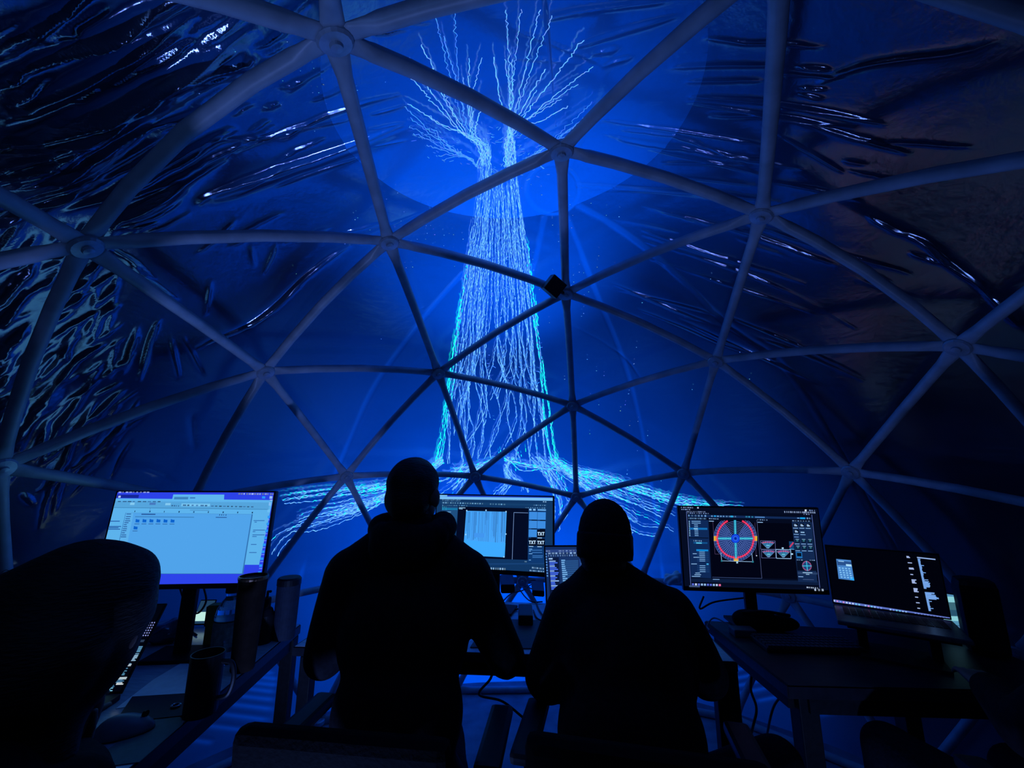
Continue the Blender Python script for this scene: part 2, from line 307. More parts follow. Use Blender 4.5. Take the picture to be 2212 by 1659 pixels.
def film_material(name, tr=(0.42, 0.42, 0.42), gloss=0.25, rough=0.10, bump=0.10, diff=(0.012, 0.02, 0.05)):
    m = bpy.data.materials.new(name); m.use_nodes = True; nt = m.node_tree; nt.nodes.clear(); N = nt.nodes.new; L = nt.links.new
    out = N('ShaderNodeOutputMaterial'); tc = N('ShaderNodeTexCoord'); mp = N('ShaderNodeMapping'); mp.inputs['Rotation'].default_value = (0.3, 0.5, 0.2); mp.inputs['Scale'].default_value = (1.0, 1.0, 3.2)
    nz = N('ShaderNodeTexNoise'); nz.inputs['Scale'].default_value = 9; nz.inputs['Detail'].default_value = 8; nz.inputs['Roughness'].default_value = 0.62
    L(tc.outputs['Object'], mp.inputs[0]); L(mp.outputs[0], nz.inputs['Vector'])
    bp = N('ShaderNodeBump'); bp.inputs['Strength'].default_value = bump; bp.inputs['Distance'].default_value = 0.02; L(nz.outputs['Fac'], bp.inputs['Height'])
    t = N('ShaderNodeBsdfTranslucent'); d = N('ShaderNodeBsdfDiffuse'); g = N('ShaderNodeBsdfGlossy')
    nz2 = N('ShaderNodeTexNoise'); nz2.inputs['Scale'].default_value = 2.2; nz2.inputs['Detail'].default_value = 6; L(tc.outputs['Object'], nz2.inputs['Vector'])
    rp = N('ShaderNodeValToRGB'); rp.color_ramp.elements[0].position = 0.3; rp.color_ramp.elements[1].position = 0.7
    rp.color_ramp.elements[0].color = (*[v*0.88 for v in tr], 1); rp.color_ramp.elements[1].color = (*[v*1.08 for v in tr], 1)
    L(nz2.outputs['Fac'], rp.inputs['Fac'])
    wa = N('ShaderNodeAttribute'); wa.attribute_name = 'weld'; mxw = N('ShaderNodeMix'); mxw.data_type = 'RGBA'; L(wa.outputs['Fac'], mxw.inputs[0]); L(rp.outputs[0], mxw.inputs[6]); mxw.inputs[7].default_value = (1.0, 1.0, 1.0, 1); L(mxw.outputs[2], t.inputs['Color'])
    d.inputs['Color'].default_value = (*diff, 1); g.inputs['Color'].default_value = (0.9, 0.92, 1.0, 1); g.inputs['Roughness'].default_value = rough
    L(bp.outputs[0], g.inputs['Normal'])
    ad = N('ShaderNodeAddShader'); L(t.outputs[0], ad.inputs[0]); L(d.outputs[0], ad.inputs[1])
    lw = N('ShaderNodeLayerWeight'); lw.inputs['Blend'].default_value = 0.35; L(bp.outputs[0], lw.inputs['Normal'])
    mr = N('ShaderNodeMapRange'); mr.inputs['To Min'].default_value = gloss; mr.inputs['To Max'].default_value = 0.40; L(lw.outputs['Fresnel'], mr.inputs['Value'])
    mx = N('ShaderNodeMixShader'); L(mr.outputs[0], mx.inputs[0]); L(ad.outputs[0], mx.inputs[1]); L(g.outputs[0], mx.inputs[2]); L(mx.outputs[0], out.inputs['Surface'])
    MATS[name] = m; return m
M_film = film_material('cover_film')
M_film_crown = film_material('crown_film', (0.92, 0.92, 0.92))
wall = mesh_obj('wall_front', me, M_film, None, True)
tag(wall, 'glossy translucent dome cover creased between the struts with a blue picture on it', 'dome cover', kind='structure')
# the rest of the cover, behind the viewer
tag(mesh_obj('wall_back', sub_mesh('wall_back', at_back), M_film, None, True), 'rear half of the creased dome cover behind the chairs', 'dome cover', kind='structure')

# seams
crown = mesh_obj('crown_panel', sub_mesh('crown_panel', in_cap), M_film_crown, wall, True)

# ================================================================== DOME FRAME (three-frequency geodesic)
phi = math.atan(0.5)
def sph(el, az): return np.array([math.cos(el)*math.sin(az), math.cos(el)*math.cos(az), math.sin(el)])
top = np.array([0, 0, 1.0]); upr = [sph(phi, math.radians(72*k)) for k in range(5)]; low = [sph(-phi, math.radians(72*k+36)) for k in range(5)]
faces = []
for k in range(5):
    faces += [(top, upr[k], upr[(k+1) % 5]), (upr[k], upr[(k+1) % 5], low[k]), (low[k], low[(k+1) % 5], upr[(k+1) % 5])]
NODES = []; EDGES = set()
def node(v):
    v = v/np.linalg.norm(v)
    for i, q_ in enumerate(NODES):
        if np.linalg.norm(q_-v) < 1e-4: return i
    NODES.append(v); return len(NODES)-1
for a, b, c in faces:
    g = {}
    for i in range(4):
        for j in range(4-i): g[(i, j)] = node((a*i+b*j+c*(3-i-j))/3)
    for (i, j), n_ in g.items():
        for di, dj in ((1, 0), (0, 1), (1, -1)):
            if (i+di, j+dj) in g: EDGES.add(tuple(sorted((n_, g[(i+di, j+dj)]))))
ZMIN = -0.195
POS = [n_*RD+OC for n_ in NODES]
SEEN = [(722, 82), (1213, 325), (840, 522), (1222, 634), (1645, 464), (183, 530), (573, 803), (947, 806), (1237, 876), (1546, 780), (2070, 748), (748, 1029), (1026, 1029), (1245, 1073), (1477, 1022), (1838, 1019), (0, 1010), (1128, 1255), (1585, 1548)]
for sx, sy in SEEN:      # as built, the hubs sit a hand's breadth off the ideal pattern: keep them on the sphere
    best = min((i for i in range(len(NODES)) if project(POS[i])[2] > 0.3), key=lambda i: (project(NODES[i]*RD+OC)[0]-sx)**2+(project(NODES[i]*RD+OC)[1]-sy)**2)
    p = ondome(sx, sy, RD); POS[best] = p
for i in range(len(NODES)):
    if NODES[i][2] < -0.1: POS[i] = np.array([POS[i][0], POS[i][1], 0.02])
frame = thing('dome_frame', 'grey tubular geodesic dome frame of bowed struts bolted at hubs', 'dome frame', (0, 0, 0))
used = set()
def near_edge(a, b, A_, B_):
    pa = project(POS[a])[:2]; pb = project(POS[b])[:2]
    f_ = lambda p, q_: math.hypot(p[0]-q_[0], p[1]-q_[1])
    return min(f_(pa, A_)+f_(pb, B_), f_(pa, B_)+f_(pb, A_)) < 60
BOW = [((722, 82), (183, 530), 1.3), ((183, 530), (840, 522), 0.7), ((1645, 464), (2070, 748), 1.15), ((722, 82), (1213, 325), 0.85), ((183, 530), (573, 803), 0.35)]
for a, b in sorted(EDGES):
    if NODES[a][2] < ZMIN or NODES[b][2] < ZMIN: continue
    if project(POS[a])[2] < 0.05 and project(POS[b])[2] < 0.05: continue
    bow = 0.75
    for A_, B_, bb in BOW:
        if near_edge(a, b, A_, B_): bow = bb
    if NODES[a][2] < -0.1 and NODES[b][2] < -0.1: bow = 0.0
    pa, pb = POS[a], POS[b]; mid = (pa+pb)/2; sag = (RD-np.linalg.norm(mid-OC))*bow; out_ = (mid-OC)/np.linalg.norm(mid-OC)
    bm = B(); n = 11; rings = []; t_ = (pb-pa)/np.linalg.norm(pb-pa)
    N_ = out_-t_*(out_@t_); N_ /= np.linalg.norm(N_); S_ = np.cross(t_, N_)
    for i in range(n):
        t = [0.025, 0.05, 0.085, 0.12, 0.25, 0.5, 0.75, 0.88, 0.915, 0.95, 0.975][i]
        p = pa+(pb-pa)*t + out_*sag*4*t*(1-t); e = min(t, 1-t)
        k = min(1.0, max(0.0, (e-0.05)/0.07)); rn = 0.005+0.0135*k; rs = 0.024-0.0055*k
        rings.append([bm.verts.new(p+N_*rn*math.cos(2*math.pi*j/10)+S_*rs*math.sin(2*math.pi*j/10)) for j in range(10)])
    for x, y in zip(rings, rings[1:]):
        for j in range(10): bm.faces.new((x[j], x[(j+1) % 10], y[(j+1) % 10], y[j]))
    bm.faces.new(rings[0][::-1]); bm.faces.new(rings[-1]); bmesh.ops.recalc_face_normals(bm, faces=bm.faces)
    mk('strut', bm, M_frame, frame, True); used |= {a, b}
hub_me = None
for i in sorted(used):
    if hub_me is None:
        bm = B(); lathe(bm, [(0.0, -0.014), (0.032, -0.014), (0.037, -0.009), (0.037, 0.009), (0.032, 0.014), (0.014, 0.016), (0.012, 0.022), (0.0, 0.024)], seg=18, cap=False)
        bmesh.ops.remove_doubles(bm, verts=bm.verts, dist=1e-5); bmesh.ops.recalc_face_normals(bm, faces=bm.faces)
        hub_me = bpy.data.meshes.new('hub'); bm.to_mesh(hub_me); bm.free()
    o = mesh_obj('hub', hub_me, M_hub, frame); o.location = POS[i]; nrm = Vector(OC-POS[i]).normalized() if NODES[i][2] > -0.1 else Vector((0, 0, 1))
    o.rotation_euler = Vector((0, 0, 1)).rotation_difference(nrm).to_euler()

# ================================================================== PROJECTED TREE OF LIGHT
M_light = emit_attr('projected_light', 1.65, False)
class Strokes:
    def __init__(self): self.v = []; self.f = []; self.c = []
    def add(self, px, wpx, cols, lift):
        P = [ondome(*p) for p in px]; n = len(P); base = len(self.v)
        for i, p in enumerate(P):
            nr = p-OC; nr = nr/np.linalg.norm(nr); t = P[min(i+1, n-1)]-P[max(i-1, 0)]; s = np.cross(nr, t); l = np.linalg.norm(s)
            s = s/l if l > 1e-9 else np.array([1.0, 0, 0]); wd = (wpx[i] if not np.isscalar(wpx) else wpx)*((p-CAM)@fwd)/FPX
            self.v += [p-nr*lift-s*wd/2, p-nr*lift+s*wd/2]
        for i in range(n-1):
            self.f.append((base+2*i, base+2*i+1, base+2*i+3, base+2*i+2)); self.c.append(cols if not isinstance(cols, list) else cols[i])
    def build(self, name, parent):
        me = np_mesh(name, np.array(self.v), np.array(self.f)); at = me.attributes.new('lit', 'FLOAT_COLOR', 'FACE')
        at.data.foreach_set('color', np.array([(*c, 1) for c in self.c], np.float32).ravel())
        return tag(mesh_obj(name, me, M_light, parent), kind='stuff')
LIFT = 0.022
tree = thing('projected_tree', 'glowing blue line drawing of a tree projected on the dome cover', 'projection', (0, 0, 0))
def jit(px, a, b=None):
    b = a if b is None else b
    return [(x+random.gauss(0, a), y+random.gauss(0, b)) for x, y in px]
def dense(px, step):
    P = smooth_path([np.array(p) for p in px], 12); L = [0]
    for a, b in zip(P, P[1:]): L.append(L[-1]+np.linalg.norm(b-a))
    n = max(2, int(L[-1]/step)); out = []
    for s in np.linspace(0, L[-1], n):
        i = min(np.searchsorted(L, s, 'right')-1, len(P)-2); k = (s-L[i])/max(L[i+1]-L[i], 1e-6); out.append(tuple(P[i]+(P[i+1]-P[i])*k))
    return out
YS = np.array([285, 320, 350, 400, 500, 600, 700, 800, 900, 960, 1000]); XL = np.array([1038, 1040, 1036, 1031, 1016, 1001, 986, 972, 957, 948, 938]); XR = np.array([1112, 1114, 1116, 1122, 1136, 1148, 1161, 1174, 1188, 1196, 1204])
def trunk_px(u, y): return np.interp(y, YS, XL)*(1-u)+np.interp(y, YS, XR)*u
BLUE = (0.055, 0.25, 0.95); PALE = (0.13, 0.42, 1.0); CYAN = (0.01, 0.85, 0.95); DIM = (0.06, 0.22, 0.85)
tr = Strokes()
for k in range(42):
    u = (k+random.uniform(-0.4, 0.4))/41; u = 0.5+0.5*math.copysign(abs(2*u-1)**0.82, 2*u-1)
    gap = 0.42 < u < 0.60
    y0 = random.choice([285, 290, 300, 345, 400, 480, 520]) if not gap else random.choice([380, 430, 470, 520, 560]); 
    if 0.28 < u < 0.72 and y0 < 380: y0 = random.uniform(330, 480)
    if 0.22 < u < 0.42: y0 = max(y0, 300)
    y1 = random.choice([985, 1000, 990, 940, 900, 860, 1000]) if 0.1 < u < 0.9 else 1000
    drift = random.gauss(0, 0.09); ph = random.uniform(0, 6); fr = random.uniform(0.012, 0.03); px = []; y = y0; wob = 0.0
    while y < y1:
        g_ = (y-285)/715.0; wob = 0.72*wob+random.gauss(0, 0.75); cross = drift*(g_-0.3)+(0.075*math.sin(y*fr+ph) if y > 620 else 0.0)*min(1, (y-620)/200 if y > 620 else 0)*(0.3+abs(math.sin(ph)))
        uu = min(1.0, max(0.0, u+cross*(1-abs(2*u-1)**3))); px.append((trunk_px(uu, y)+wob*0.9, y)); y += random.uniform(3.0, 5.0)
    if len(px) < 4: continue
    edge = abs(2*u-1) > 0.90; cols = []; wp = []
    for x, yy in px:
        if edge and yy > 560 and random.random() < min(0.85, (yy-500)/450): cols.append(tuple(v*random.uniform(0.7, 1.1) for v in CYAN))
        else: s = random.uniform(0.55, 1.15); cols.append(tuple(v*s for v in (PALE if random.random() < 0.5 else BLUE)))
        wp.append(random.uniform(1.15, 1.8) if yy > 380 else random.uniform(1.0, 1.5))
    # drawn light is broken: drop some pieces
    i = 0
    while i < len(px)-2:
        j = min(len(px)-1, i+random.randint(8, 40)); tr.add(px[i:j+1], wp[i:j+1], cols[i:j+1], LIFT+random.uniform(0, 0.002)); i = j+random.choice([0, 0, 1])
for _ in range(130):   # short sideways bristles crossing the strands
    y = random.choice([random.uniform(500, 560), random.uniform(590, 640), random.uniform(300, 960), random.uniform(780, 830)]); u = random.random(); x = trunk_px(u, y); l = random.uniform(3, 9); a = random.gauss(0.1, 0.6)
    tr.add([(x, y), (x+l*math.cos(a)*random.choice([-1, 1]), y+l*math.sin(a))], 1.4, tuple(v*random.uniform(0.5, 1.0) for v in BLUE), LIFT)
for side in (0, 1):      # bright cyan rim
    for rep in range(2):
        px = [(trunk_px(side, y)+random.gauss(0, 1.6)+(rep-0.5)*2.2, y) for y in range(470 if side else 640, 990, 6)]
        i = 0
        while i < len(px)-3:
            n = random.randint(3, 14); seg_ = px[i:i+n+1]
            if len(seg_) > 1 and random.random() < 0.25+0.6*(seg_[0][1]-470)/520: tr.add(seg_, random.uniform(1.3, 2.1), tuple(v*random.uniform(0.5, 1.1) for v in CYAN), LIFT)
            i += n+random.randint(0, 6)
tr.build('trunk_strands', tree)
# crown of the tree
cr = Strokes()
def branch(pts, n, spread, col=BLUE, w=1.7, wob=1.6):
    for k in range(n):
        o_ = random.gauss(0, spread); px = [(x+o_*(i/max(1, len(pts)-1))**1.0*8+random.gauss(0, 1.5), y+o_*(i/max(1, len(pts)-1))*3) for i, (x, y) in enumerate(pts)]
        px = dense(px, 5); px = jit(px, wob, wob*0.8); cr.add(px, random.uniform(w*0.75, w*1.15), [tuple(v*random.uniform(0.55, 1.05) for v in col) for _ in px], LIFT)
neckL = [(1038, 345), (1046, 320), (1040, 295)]; neckR = [(1116, 350), (1108, 320), (1100, 295)]
for tip in [(938, 15), (975, 0), (1043, 110), (935, 130), (905, 75), (890, 130), (880, 150), (872, 205), (1012, 110), (960, 60), (1000, 150), (1043, 190), (1020, 225), (925, 235)]:
    mx_, my_ = tip; s = random.uniform(-10, 10)
    branch([(1035+random.uniform(-6, 24), 345), (1033+random.uniform(-4, 18), 305), (1020+(mx_-1020)*0.16, 275), (1010+(mx_-1010)*0.5+s, 290+(my_-290)*0.5), tip], 1, 0.5, PALE if my_ > 60 else BLUE, 1.9)
for tip in [(1090, 0), (1122, 0), (1172, 0), (1197, 15), (1262, 68), (1085, 110), (1105, 110), (1245, 165), (1215, 200), (1180, 130), (1160, 180), (1275, 125), (1230, 215), (1065, 105)]:
    mx_, my_ = tip; s = random.uniform(-8, 8)
    branch([(1098+random.uniform(-10, 18), 350), (1096+random.uniform(-6, 14), 300), (1098+(mx_-1098)*0.10, 262), (1098+(mx_-1098)*0.5+s, 280+(my_-280)*0.5), tip], 1, 0.5, PALE, 1.9)
for tip in [(880, 258), (895, 275), (875, 215), (915, 300), (945, 325), (930, 262), (885, 240), (960, 290), (950, 335)]:
    branch([(1034, 352), (1010, 330), (985+(tip[0]-985)*0.3, 322+(tip[1]-322)*0.3), tip], 1, 0.4, BLUE, 1.6, 1.8)
for tip in [(1285, 230), (1260, 250), (1240, 260), (1225, 282), (1210, 300), (1280, 205), (1195, 300), (1230, 300), (1175, 355), (1205, 330)]:
    branch([(1112, 356), (1128, 340), (1150+(tip[0]-1150)*0.3, 325+(tip[1]-325)*0.3), tip], 1, 0.4, BLUE, 1.6, 1.8)
for _ in range(170):
    c0 = random.choice([(1050, 280, 40, 22), (1108, 285, 30, 24), (985, 320, 50, 22), (1160, 330, 40, 24), (1125, 350, 22, 18), (930, 285, 40, 30), (1050, 360, 25, 14)])
    x = random.gauss(c0[0], c0[2]*0.6); y = random.gauss(c0[1], c0[3]*0.6); a = random.gauss(0.3 if x < 1070 else -0.4, 0.4); l = random.uniform(3, 11)
    cr.add([(x, y), (x+l*math.cos(a), y+l*math.sin(a))], 1.3, tuple(v*random.uniform(0.4, 0.9) for v in BLUE), LIFT)
cr.build('crown_strands', tree)
# roots
ro = Strokes()
def root(pts, n, dx, dy, fade=None, w=1.8, cy=0.25, wob=0.9):
    for k in range(n):
        ox, oy = random.uniform(-dx, dx), random.uniform(-dy, dy); m = len(pts)
        e = random.uniform(0.55, 1.0); px = [(x+ox*(i/(m-1))+random.gauss(0, 3), y+oy*(0.25+0.75*i/(m-1))+random.gauss(0, 3)) for i, (x, y) in enumerate(pts)]
        px = dense(px, 5); px = px[:max(4, int(len(px)*e))]; px = jit(px, wob); cols = []
        for i, p in enumerate(px):
            f_ = 1-0.25*i/len(px); cc = CYAN if random.random() < cy*f_ else (PALE if random.random() < 0.6 else BLUE); s = random.uniform(0.55, 1.1); cols.append(tuple(v*s for v in cc))
        ro.add(px, random.uniform(w*0.7, w*1.2), cols, LIFT+random.uniform(0, 0.002))
root([(1198, 985), (1225, 1006), (1290, 1024), (1380, 1052), (1470, 1080), (1560, 1092), (1650, 1094)], 12, 30, 10, cy=0.35)
root([(1190, 985), (1230, 1015), (1300, 1048), (1370, 1078), (1450, 1110), (1480, 1130)], 10, 20, 26, cy=0.18)
root([(1185, 990), (1225, 1020), (1290, 1070), (1350, 1110), (1400, 1140), (1470, 1150)], 7, 20, 16, cy=0.05)
root([(948, 985), (930, 1008), (860, 1040), (780, 1052), (690, 1062), (600, 1075)], 12, 20, 12, cy=0.35)
root([(955, 990), (920, 1015), (840, 1060), (740, 1090), (650, 1110), (580, 1150)], 11, 20, 28, cy=0.12)
root([(950, 995), (900, 1030), (800, 1085), (700, 1120), (620, 1150), (575, 1195)], 8, 14, 14, cy=0.03)
root([(1150, 990), (1180, 1020), (1200, 1060), (1206, 1100), (1198, 1150)], 7, 14, 20, cy=0.03, w=1.6)
root([(1160, 985), (1195, 1020), (1225, 1065), (1260, 1105)], 6, 14, 14, cy=0.03)
root([(1110, 985), (1090, 1010), (1098, 1040), (1080, 1062), (1062, 1085)], 6, 14, 10, cy=0.0, w=1.6)
root([(1090, 1000), (1105, 1030), (1130, 1050), (1128, 1075)], 6, 14, 8, cy=0.0, w=1.6)
root([(1040, 1000), (1010, 1020), (990, 1050), (960, 1080)], 8, 24, 10, cy=0.05)
root([(1000, 1000), (980, 1020), (960, 1030), (930, 1030)], 7, 20, 10, cy=0.1)
root([(1075, 985), (1040, 1000), (1000, 1012), (955, 1016)], 6, 20, 6, cy=0.15)
root([(1090, 985), (1130, 1000), (1180, 1008), (1215, 1008)], 6, 20, 6, cy=0.2)
root([(1330, 1105), (1345, 1140), (1370, 1150), (1390, 1153)], 2, 6, 4, cy=0)
root([(1230, 1080), (1222, 1110), (1205, 1140)], 2, 6, 4, cy=0)
ro.build('root_strands', tree)
# drifting motes of light around the trunk
mo = Strokes()
for _ in range(150):
    x, y = random.choice([(random.gauss(900, 60), random.gauss(490, 45)), (random.gauss(1230, 70), random.gauss(560, 60)), (random.gauss(1060, 220), random.gauss(640, 130)), (random.gauss(660, 90), random.gauss(130, 60)), (random.gauss(1300, 120), random.gauss(860, 90))])
    l = random.uniform(1.0, 2.4); mo.add([(x, y), (x+l, y+random.uniform(-.5, .5))], random.uniform(1.0, 2.0), tuple(v*random.uniform(0.25, 0.8) for v in PALE), LIFT)
for _ in range(26):
    x, y = random.choice([(random.uniform(1060, 1180), random.uniform(960, 1010)), (random.uniform(1180, 1300), random.uniform(1010, 1060))]); mo.add([(x, y), (x+0.6, y+random.uniform(3, 8))], 1.6, tuple(v*random.uniform(0.4, 1) for v in CYAN), LIFT)
mo.build('light_motes', tree)


# ================================================================== DESKS
def inset(corners, k): c0 = np.mean(corners, axis=0); return [tuple(np.array(c)*(1-k)+c0*k) for c in corners]
def desk(name, label, corners, topz, thick, top_m, legs, leg_w, apron=True):
    c0 = np.mean(corners, axis=0); t = thing(name, label, 'desk', (c0[0], c0[1], 0))
    bm = B(); prism(bm, corners, topz-thick, topz-0.002, 0.003); tp = mk('tabletop', bm, M_desk, t)
    bm = B(); prism(bm, inset(corners, 0.012), topz-0.003, topz); mk('surface', bm, top_m, tp)
    for (x, y), rz in legs:
        bm = B(); box(bm, (x, y, (topz-thick)/2+0.006), (leg_w, leg_w, topz-thick-0.012), RZ(rz), 0.003); lg = mk('leg', bm, M_blackm, t)
        bm = B(); lathe(bm, [(leg_w*0.42, 0.0), (leg_w*0.42, 0.012)], (x, y, 0), 12); mk('foot', bm, M_black, lg)
    if apron:
        for i in range(4):
            a = np.array(corners[i]); b = np.array(corners[(i+1) % 4]); cc = c0*0.06
            p = (a+b)/2*0.94+c0*0.06; d_ = b-a
            bm = B(); box(bm, (p[0], p[1], topz-thick-0.022), (np.linalg.norm(d_)*0.86, 0.02, 0.042), RZ(math.atan2(d_[1], d_[0]))); mk('frame_rail', bm, M_blackm, t)
    return t
FD = [(-1.065, 0.462), (0.575, 0.625), (0.515, 1.235), (-1.105, 1.115)]
desk('front_desk', 'long pale topped desk that the two seated men work at', FD, 0.74, 0.035, M_deskw, [(p, 0.09) for p in inset(FD, 0.07)], 0.045)
e1 = np.array([0.22, -0.89])/np.linalg.norm([0.22, -0.89]); e2 = np.array([-e1[1], e1[0]])*-1
A0 = np.array([-1.191, 0.689]); LD = [tuple(A0), tuple(A0+np.array([-0.60, -0.15])), tuple(A0+np.array([-0.60, -0.15])+e1*1.02), tuple(A0+e1*1.02)]
desk('side_desk', 'pale topped desk carrying bottles, mug, papers and the monitor showing folders', LD[::-1], 0.74, 0.04, M_deskw, [(p, 0.24) for p in inset(LD, 0.08)], 0.05)
RDK = [(0.67, 0.473), (1.62, 0.595), (1.59, 1.07), (0.575, 1.06)]
desk('corner_desk', 'dark desk under the polar grid monitor and the raised black-screened laptop', RDK, 0.74, 0.04, M_desk, [((0.735, 0.53), 0.12), ((1.55, 0.65), 0.12), ((1.30, 1.0), 0.12), ((0.64, 1.0), 0.12)], 0.06)

# ================================================================== SCREENS
M_screen = emit_attr('screen_panel', 1.0)
def rot_of(yaw, tilt): return Matrix.Rotation(yaw, 3, 'Z') @ Matrix.Rotation(tilt, 3, 'X')
class UI:
    """flat picture on a panel: quads laid on the panel's own plane"""
    def __init__(s, c, yaw, tilt, W, H, off, tf=None):
        s.R = np.array(rot_of(yaw, tilt)); s.c = np.asarray(c, float); s.n = s.R@np.array([0, -1.0, 0]); s.o = s.c+s.n*off; s.W, s.H = W, H; s.tf = tf or (lambda x, y: (x, y)); s.q = []; s.lay = 0
    def uv(s, x, y):
        x, y = s.tf(x, y); d = ray(x, y); t = ((s.o-CAM)@s.n)/(d@s.n); P = CAM+d*t-s.o; l = s.R.T@P
        return min(max(l[0], -s.W/2), s.W/2), min(max(l[2], -s.H/2), s.H/2)
    def poly_uv(s, pts, col, lay): s.q.append((pts, s2l(col), lay))
    def full(s, col): s.poly_uv([(-s.W/2, -s.H/2), (s.W/2, -s.H/2), (s.W/2, s.H/2), (-s.W/2, s.H/2)], col, 0)
    def quad(s, pts, col, lay=1): s.poly_uv([s.uv(*p) for p in pts], col, lay)
    def rect(s, x0, y0, x1, y1, col, lay=1):
        a = s.uv(x0, y0); b = s.uv(x1, y1); s.poly_uv([(a[0], b[1]), (b[0], b[1]), (b[0], a[1]), (a[0], a[1])], col, lay)
    def line(s, p, q, wz, col, lay=2, frac=0.00020):
        a = np.array(s.uv(*p)); b = np.array(s.uv(*q)); d = b-a; L = np.linalg.norm(d)
        if L < 1e-6: return
        n = np.array([-d[1], d[0]])/L*wz*frac; s.poly_uv([tuple(a-n), tuple(b-n), tuple(b+n), tuple(a+n)], col, lay)
    def dashes(s, p, q, n, wz, col, lay=3, fill=0.65):
        """a row of small marks: icons or words too small to read"""
        for i in range(n):
            f0 = i/n; f1 = f0+fill/n*random.uniform(0.6, 1.2); P = lambda f_: (p[0]+(q[0]-p[0])*f_, p[1]+(q[1]-p[1])*f_)
            k = random.uniform(0.6, 1.0); s.line(P(f0), P(f1), wz, tuple(v*k for v in col), lay)
    def build(s, name, parent, world=True):
        v = []; f = []; cl = []
        off = np.array(wloc(parent))
        for pts, col, lay in s.q:
            b = len(v)
            for (x, z) in pts: v.append(s.o+s.R@np.array([x, 0, z])+s.n*(lay*0.00035)-off)
            f.append(list(range(b, b+len(pts)))); cl.append(col)
        me = bpy.data.meshes.new(name); me.from_pydata([tuple(x) for x in v], [], f); me.update()
        at = me.attributes.new('lit', 'FLOAT_COLOR', 'FACE'); at.data.foreach_set('color', np.array([(*c, 1) for c in cl], np.float32).ravel())
        return mesh_obj(name, me, M_screen, parent)
def rbox(c, R, lc, s, bevel=0.0):
    bm = B(); vs_ = box(bm, (0, 0, 0), s, None, bevel); bmesh.ops.translate(bm, vec=lc, verts=bm.verts)
    bmesh.ops.transform(bm, matrix=Matrix.Translation(Vector(c)) @ R.to_4x4(), verts=bm.verts); return bm
def monitor(label, c, yaw, tilt, W, H, deskz, neck_w=0.05):
    R = rot_of(yaw, tilt); n = np.array(R@Vector((0, 1, 0))); foot = np.array(c)+np.array([n[0], n[1], 0])*0.06
    t = thing('monitor', label, 'monitor', (foot[0], foot[1], deskz), 0)
    mk('casing', rbox(c, R, (0, 0.006, 0), (W, 0.024, H), 0.004), M_black, t)
    mk('rear_housing', rbox(c, R, (0, 0.03, -0.02), (W*0.5, 0.03, H*0.5), 0.01), M_black, t)
    z1 = c[2]; bm = B(); box(bm, (foot[0], foot[1], (deskz+0.012+z1)/2), (neck_w, 0.022, z1-deskz-0.012), RZ(yaw), 0.004); mk('stand_neck', bm, M_blackm, t)
    bm = B(); box(bm, (foot[0], foot[1], deskz+0.006), (0.20, 0.14, 0.012), RZ(yaw), 0.004); mk('stand_base', bm, M_blackm, t)
    return t
DZ = 0.740
# --- monitor on the side desk
cL = (-1.3843, 0.2536, 1.1513); mL = monitor('wide monitor on the side desk showing a pale window of blue folder icons', cL, math.radians(14.55), math.radians(-3.9), 0.571, 0.3395, DZ)
u = UI(cL, math.radians(14.55), math.radians(-3.9), 0.556, 0.316, 0.0068, lambda x, y: (200+x/5.267, 1040+y/5.267)); u.o = u.o + u.R@np.array([0, 0, 0.006])
WALLP = (44, 66, 232); WIN = (88, 172, 238); WIN2 = (80, 163, 234); INK = (38, 84, 150)
u.full(WALLP)
u.quad([(285, 150), (530, 152), (522, 188), (275, 186)], (20, 38, 150), 1)
u.dashes((300, 122), (660, 124), 9, 12, (150, 170, 250)); u.dashes((1660, 141), (2080, 145), 14, 14, (170, 190, 250)); u.line((295, 174), (322, 174), 18, (180, 200, 250), 3)
u.quad([(262, 192), (2060, 212), (1895, 948), (-260, 948)], (92, 178, 236), 1)           # writing window
u.quad([(920, 148), (1500, 150), (1495, 222), (905, 212)], (94, 182, 238), 2)
u.line((930, 190), (1090, 190), 22, (60, 130, 190), 3); u.line((1110, 187), (1170, 187), 10, (50, 110, 180), 3)
u.quad([(262, 222), (2020, 240), (2000, 318), (235, 292)], (84, 164, 220), 2)            # tool ribbon
u.dashes((290, 228), (800, 230), 9, 9, (60, 120, 180)); u.line((430, 254), (480, 254), 22, (130, 200, 240), 3); u.line((650, 254), (720, 254), 20, (70, 120, 190), 3); u.line((830, 258), (890, 258), 20, (130, 200, 240), 3)
u.quad([(1015, 250), (1340, 254), (1335, 284), (1010, 282)], (120, 196, 240), 3); u.dashes((1030, 270), (1330, 276), 6, 12, (70, 130, 190), 4); u.dashes((900, 275), (1000, 280), 4, 12, (60, 120, 180)); u.dashes((1350, 280), (1850, 290), 11, 10, (66, 128, 186))
u.line((240, 296), (2005, 318), 5, (60, 128, 180), 3); u.dashes((480, 340), (1980, 356), 9, 14, (30, 84, 140), 3, 0.08)
u.line((660, 300), (650, 345), 3, (60, 120, 180), 3); u.line((1110, 325), (1330, 330), 8, (78, 150, 205), 3)
u.quad([(378, 356), (1825, 372), (1715, 1052), (215, 1052)], (52, 116, 180), 3)            # shadow rim of the file window
u.quad([(384, 358), (1812, 374), (1702, 1046), (228, 1046)], WIN2, 4)
u.quad([(384, 358), (470, 360), (330, 1046), (228, 1046)], (92, 176, 236), 5)
for i, y in enumerate([370, 400, 424, 448, 470, 492, 514, 538, 560, 584, 608, 630]): u.line((392-i*6, y), (392-i*6+random.uniform(30, 66), y), 7, INK, 6)
